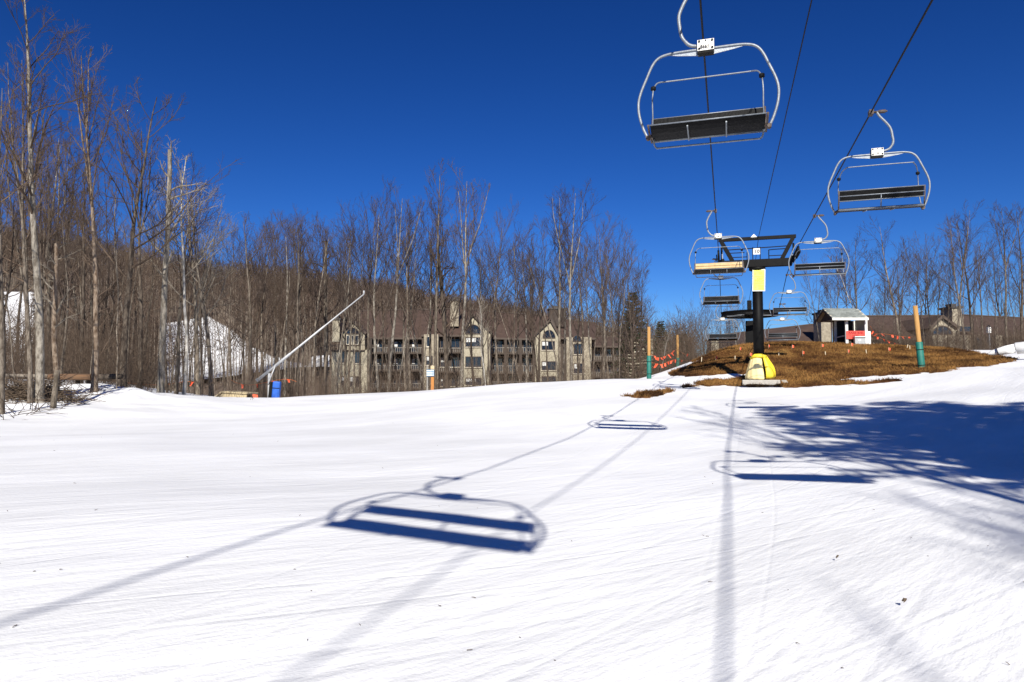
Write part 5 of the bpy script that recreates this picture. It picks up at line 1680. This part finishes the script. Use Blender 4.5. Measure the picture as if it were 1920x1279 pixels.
# ------------------------------------------------------------------ far wooded hillside, one mass
def far_wood(name, n, seed, ymin, ymax, pxr, hr, label, trunk_r=.10, n_br=46):
    rng = np.random.default_rng(seed)
    Yv = np.exp(rng.uniform(math.log(ymin), math.log(ymax), n))
    pxv = rng.uniform(*pxr, n)
    Xv = (pxv - 960) / F * Yv
    ok = np.ones(n, bool)
    for run in RUNS:
        ok &= ~poly_mask(Xv, Yv, run)
    ry = np.interp(pxv, RIDGE_PX, RIDGE_PY)
    ok &= ry < 705
    Xv, Yv = Xv[ok], Yv[ok]; n = len(Xv)
    Zv = terrain(Xv, Yv) + 2.5 * vnoise(Xv, Yv, 35, 6) * (Yv > 110) - .3
    Hh = rng.uniform(*hr, n)
    kk = np.maximum(1.0, Yv / 180.0)            # far trees in the mass stand for thicker stems
    # trunks
    S = 3
    P = np.empty((n, S, 3))
    ln_ = rng.normal(0, .04, (n, 2))
    for i in range(S):
        f = i / (S - 1)
        P[:, i, 0] = Xv + ln_[:, 0] * Hh * f; P[:, i, 1] = Yv + ln_[:, 1] * Hh * f; P[:, i, 2] = Zv + Hh * f * .92
    Rr = np.stack([trunk_r * kk, trunk_r * .7 * kk, trunk_r * .25 * kk], 1) * rng.uniform(.6, 1.3, n)[:, None]
    V, Q = tubes(P, Rr, 3)
    o = link(name, fast_mesh(name, V, [Q]), M_FARTRUNK)
    tag(o, label + ', trunks', 'woodland', kind='stuff')
    # branches as slim triangles through the crown
    m = n * n_br
    idx = np.repeat(np.arange(n), n_br)
    t = rng.uniform(.25, 1, m) ** .8
    base = np.stack([Xv[idx] + ln_[idx, 0] * Hh[idx] * t, Yv[idx] + ln_[idx, 1] * Hh[idx] * t, Zv[idx] + Hh[idx] * t * .92], 1)
    az = rng.uniform(0, 2 * np.pi, m)
    Lb = Hh[idx] * rng.uniform(.10, .26, m) * (1.25 - .6 * t)
    el = rng.uniform(.25, 1.25, m)
    d = np.stack([np.cos(az) * np.cos(el), np.sin(az) * np.cos(el), np.sin(el)], 1)
    base += d * (Lb * rng.uniform(0, .7, m))[:, None]
    tip = base + d * Lb[:, None]
    w = np.cross(d, rng.normal(0, 1, (m, 3))); w /= np.linalg.norm(w, axis=1, keepdims=True)
    w *= (.035 * kk[idx] * rng.uniform(.6, 1.6, m))[:, None]
    V = np.stack([base - w, base + w, tip], 1)
    o = link(name, fast_mesh(name, V, [np.arange(m * 3).reshape(-1, 3)], False), M_FAR)
    tag(o, label + ', twigs', 'woodland', kind='stuff')
far_wood('hill_forest', 9000, 31, 118, 440, (-260, 1300), (11, 18), 'brown leafless wood covering the hillside')

# brush at the foot of the woods
def brush(name, n, seed, pts_fn, label, m, hr=(.8, 2.4), r=.009):
    rng = np.random.default_rng(seed)
    X_, Y_ = pts_fn(rng, n)
    Z_ = np.array([ground_at(x, y) for x, y in zip(X_[:1], Y_[:1])])
    inside = (Y_ < 72)
    Zs = np.where(inside, field(X_, Y_), terrain(X_, Y_)) - .05
    st = np.stack([X_, Y_, Zs], 1)
    dr = np.stack([rng.normal(0, .45, n), rng.normal(0, .45, n), np.ones(n)], 1)
    l = rng.uniform(*hr, n)
    P, Rr = grow(rng, st, dr, l, np.full(n, r), np.full(n, r * .5), 5, .12, .0)
    VV, QQ = tubes(P, Rr, 3)
    p, d, l2, r2 = spawn(rng, P, Rr, l, 4, .25, 1, .7, .2, .5, .7, r * .6, .3)
    P2, R2 = grow(rng, p, d, l2, r2, np.full(len(p), r * .4), 3, .15, .02)
    V2, Q2 = tubes(P2, R2, 3)
    o = link(name, fast_mesh(name, np.concatenate([VV, V2]), [np.concatenate([QQ, Q2 + len(VV)])]), m)
    tag(o, label, 'undergrowth', kind='stuff')
def pts_left(rng, n):
    Y = rng.uniform(31, 60, n); px = np.where(rng.random(n) < .93, rng.uniform(-80, 285, n), rng.uniform(285, 480, n))
    return (px - 960) / F * Y, Y
def pts_mid(rng, n):
    Y = rng.uniform(49, 64, n); px = rng.uniform(460, 1230, n)
    return (px - 960) / F * Y, Y
def pts_right(rng, n):
    Y = rng.uniform(54, 66, n); px = rng.uniform(1620, 1960, n)
    return (px - 960) / F * Y, Y
def pts_gap(rng, n):
    Y = rng.uniform(54, 80, n); px = rng.uniform(1225, 1340, n)
    return (px - 960) / F * Y, Y
brush('undergrowth', 2600, 41, pts_left, 'tangled brown brush under the left wood', T_BROWN, (1.0, 4.2))
brush('undergrowth', 2000, 42, pts_mid, 'brown brush along the snow edge before the condominium', T_BROWN, (1.0, 4.5))
brush('undergrowth', 1500, 43, pts_right, 'brown brush behind the right end of the mound', T_BROWN, (0.8, 2.6))
brush('undergrowth', 800, 44, pts_gap, 'brown brush behind the left end of the mound', T_BROWN, (2.0, 5.5))

# ------------------------------------------------------------------ left bank details: log rail, brush pile, leaning stub
lY = 29.5
la, lb = at(4, 703, lY + 1), at(108, 706, lY)
lc, ld = at(92, 707, lY - .05), at(172, 707, lY)
lg = thing('log_rail', 'weathered horizontal log rail on posts along the left snow bank', 'rail', (la.x, lY, gz(la.x, lY) - .2))
o0 = lg.location.copy()
MB().tube([la - o0, (la + lb) / 2 - o0, lb - o0], [.06, .075, .09], 12).build('log', B_GREY, lg)
MB().tube([lc - o0, (lc + ld) / 2 - o0, ld - o0], [.13, .14, .135], 14).build('log', M_LOG, lg)
le = at(231, 706, lY + .4)
m_ = MB().tube([ld - o0 + Vector((.01, 0, 0)), (ld + le) / 2 - o0, le - o0], [.125, .12, .10], 14).build('log', B_DARK, lg)
for px in (146, 166, 224):
    p = at(px, 712, lY + .25)
    MB().tube([(p.x - o0.x, p.y - o0.y, gz(p.x, p.y) - o0.z - .2), (p.x - o0.x, p.y - o0.y, p.z - o0.z + .02)], .09, 10).build('rail_post', B_DARK, lg)
sp0, sp1 = at(99, 766, 23.2), at(107, 700, 23.4)
sb = MB().tube([sp0 + Vector((0, 0, -.2)), (sp0 + sp1) / 2, sp1 + Vector((0, 0, .1))], [.10, .085, .07], 10).build('cut_stub', B_TAN)
tag(sb, 'short leaning reddish trunk stub in front of the log rail', 'tree stub')
# pile of dead sticks between the trunks
rng = np.random.default_rng(9)
cp_ = at(58, 752, 25.3); cp_.z = gz(cp_.x, 25.3)
n = 520
st = np.stack([cp_.x + rng.normal(0, .62, n), 25.3 + rng.normal(0, .5, n), np.zeros(n)], 1)
rad = np.hypot((st[:, 0] - cp_.x) / .8, (st[:, 1] - 25.3) / .7)
st[:, 2] = field(st[:, 0], st[:, 1]) + rng.uniform(0, 1, n) * np.maximum(.75 - .45 * rad, .04)
dr = np.stack([rng.normal(0, 1, n), rng.normal(0, .7, n), rng.normal(.05, .22, n)], 1)
P, Rr = grow(rng, st, dr, rng.uniform(.5, 1.3, n), np.full(n, .018), np.full(n, .008), 4, .1, -.03)
V, Q = tubes(P, Rr, 4)
bp2 = link('brush_pile', fast_mesh('brush_pile', V, [Q]), M_DEBRIS)
tag(bp2, 'dark heap of dead sticks between the left trunks', 'brush pile', kind='stuff')
n = 90
pxs = rng.uniform(5, 235, n)
st = []
for q in pxs:
    Yq = np.interp(q, [0, 100, 240], [20.3, 22.4, 29]) + rng.uniform(0, 1.4)
    x = X_at(q, Yq); st.append((x, Yq, gz(x, Yq) - .03))
st = np.array(st)
dr = np.stack([rng.normal(.2, .8, n), rng.normal(-.1, .5, n), rng.uniform(.15, 1, n)], 1)
P, Rr = grow(rng, st, dr, rng.uniform(.4, 1.3, n), np.full(n, .011), np.full(n, .005), 5, .12, -.02)
V, Q = tubes(P, Rr, 4)
tag(link('bank_twigs', fast_mesh('bank_twigs', V, [Q]), T_BROWN), 'bare twigs poking out of the left snow bank', 'twigs', kind='stuff')

# ------------------------------------------------------------------ bits of litter on the snow
rng = np.random.default_rng(77)
n = 60
Yq = np.exp(rng.uniform(math.log(3.6), math.log(22), n)); pq = rng.uniform(-50, 1970, n)
Xq = (pq - 960) / F * Yq
st = np.stack([Xq, Yq, field(Xq, Yq) + .05], 1)
near_ = np.exp(-np.maximum(Yq - 4, 0) / 22.0)
al_ = Xq * math.sin(th) + Yq * math.cos(th); ac_ = Xq * math.cos(th) - Yq * math.sin(th)
st[:, 2] = field(Xq, Yq) + 0.018 * vnoise(al_ * 0.12, ac_, 0.9, 1) * near_ + 0.007 * vnoise(al_ * 0.10, ac_, 0.33, 2) * near_ + 0.05 * vnoise(Xq, Yq, 3.1, 3) + .006
dr = np.stack([rng.normal(0, 1, n), rng.normal(0, 1, n), rng.normal(0.05, .1, n)], 1)
P, Rr = grow(rng, st, dr, rng.uniform(.012, .04, n), np.full(n, .003), np.full(n, .0015), 3, .2, 0)
V, Q = tubes(P, Rr, 4)
tag(link('snow_litter', fast_mesh('snow_litter', V, [Q]), M_DEBRIS), 'tiny twigs and bark bits scattered on the snow', 'litter', kind='stuff')
def leaf(px, py, s, label, m):
    h = hit(px, py, field, 3, 40)
    V = []
    for k in range(9):
        a = 2 * math.pi * k / 9
        rr = s * (.55 + .45 * math.cos(a) ** 2)
        V.append((rr * math.cos(a), rr * .6 * math.sin(a), .02 + .018 * math.cos(2 * a)))
    o = MB().prism(V, (0, 0, .004)).build('dead_leaf', m)
    x, y = h.x, h.y
    z = float(gz(x, y)) + .02
    o.location = (x, y, z + .012); o.rotation_euler = (.5, .3, .6)
    tag(o, label, 'leaf')
leaf(1692, 1138, .024, 'dark curled dead leaf on the snow in the right foreground', M_DEBRIS)
leaf(1567, 1054, .014, 'small brown dead leaf on the snow below the tree shade', M_DEBRIS)
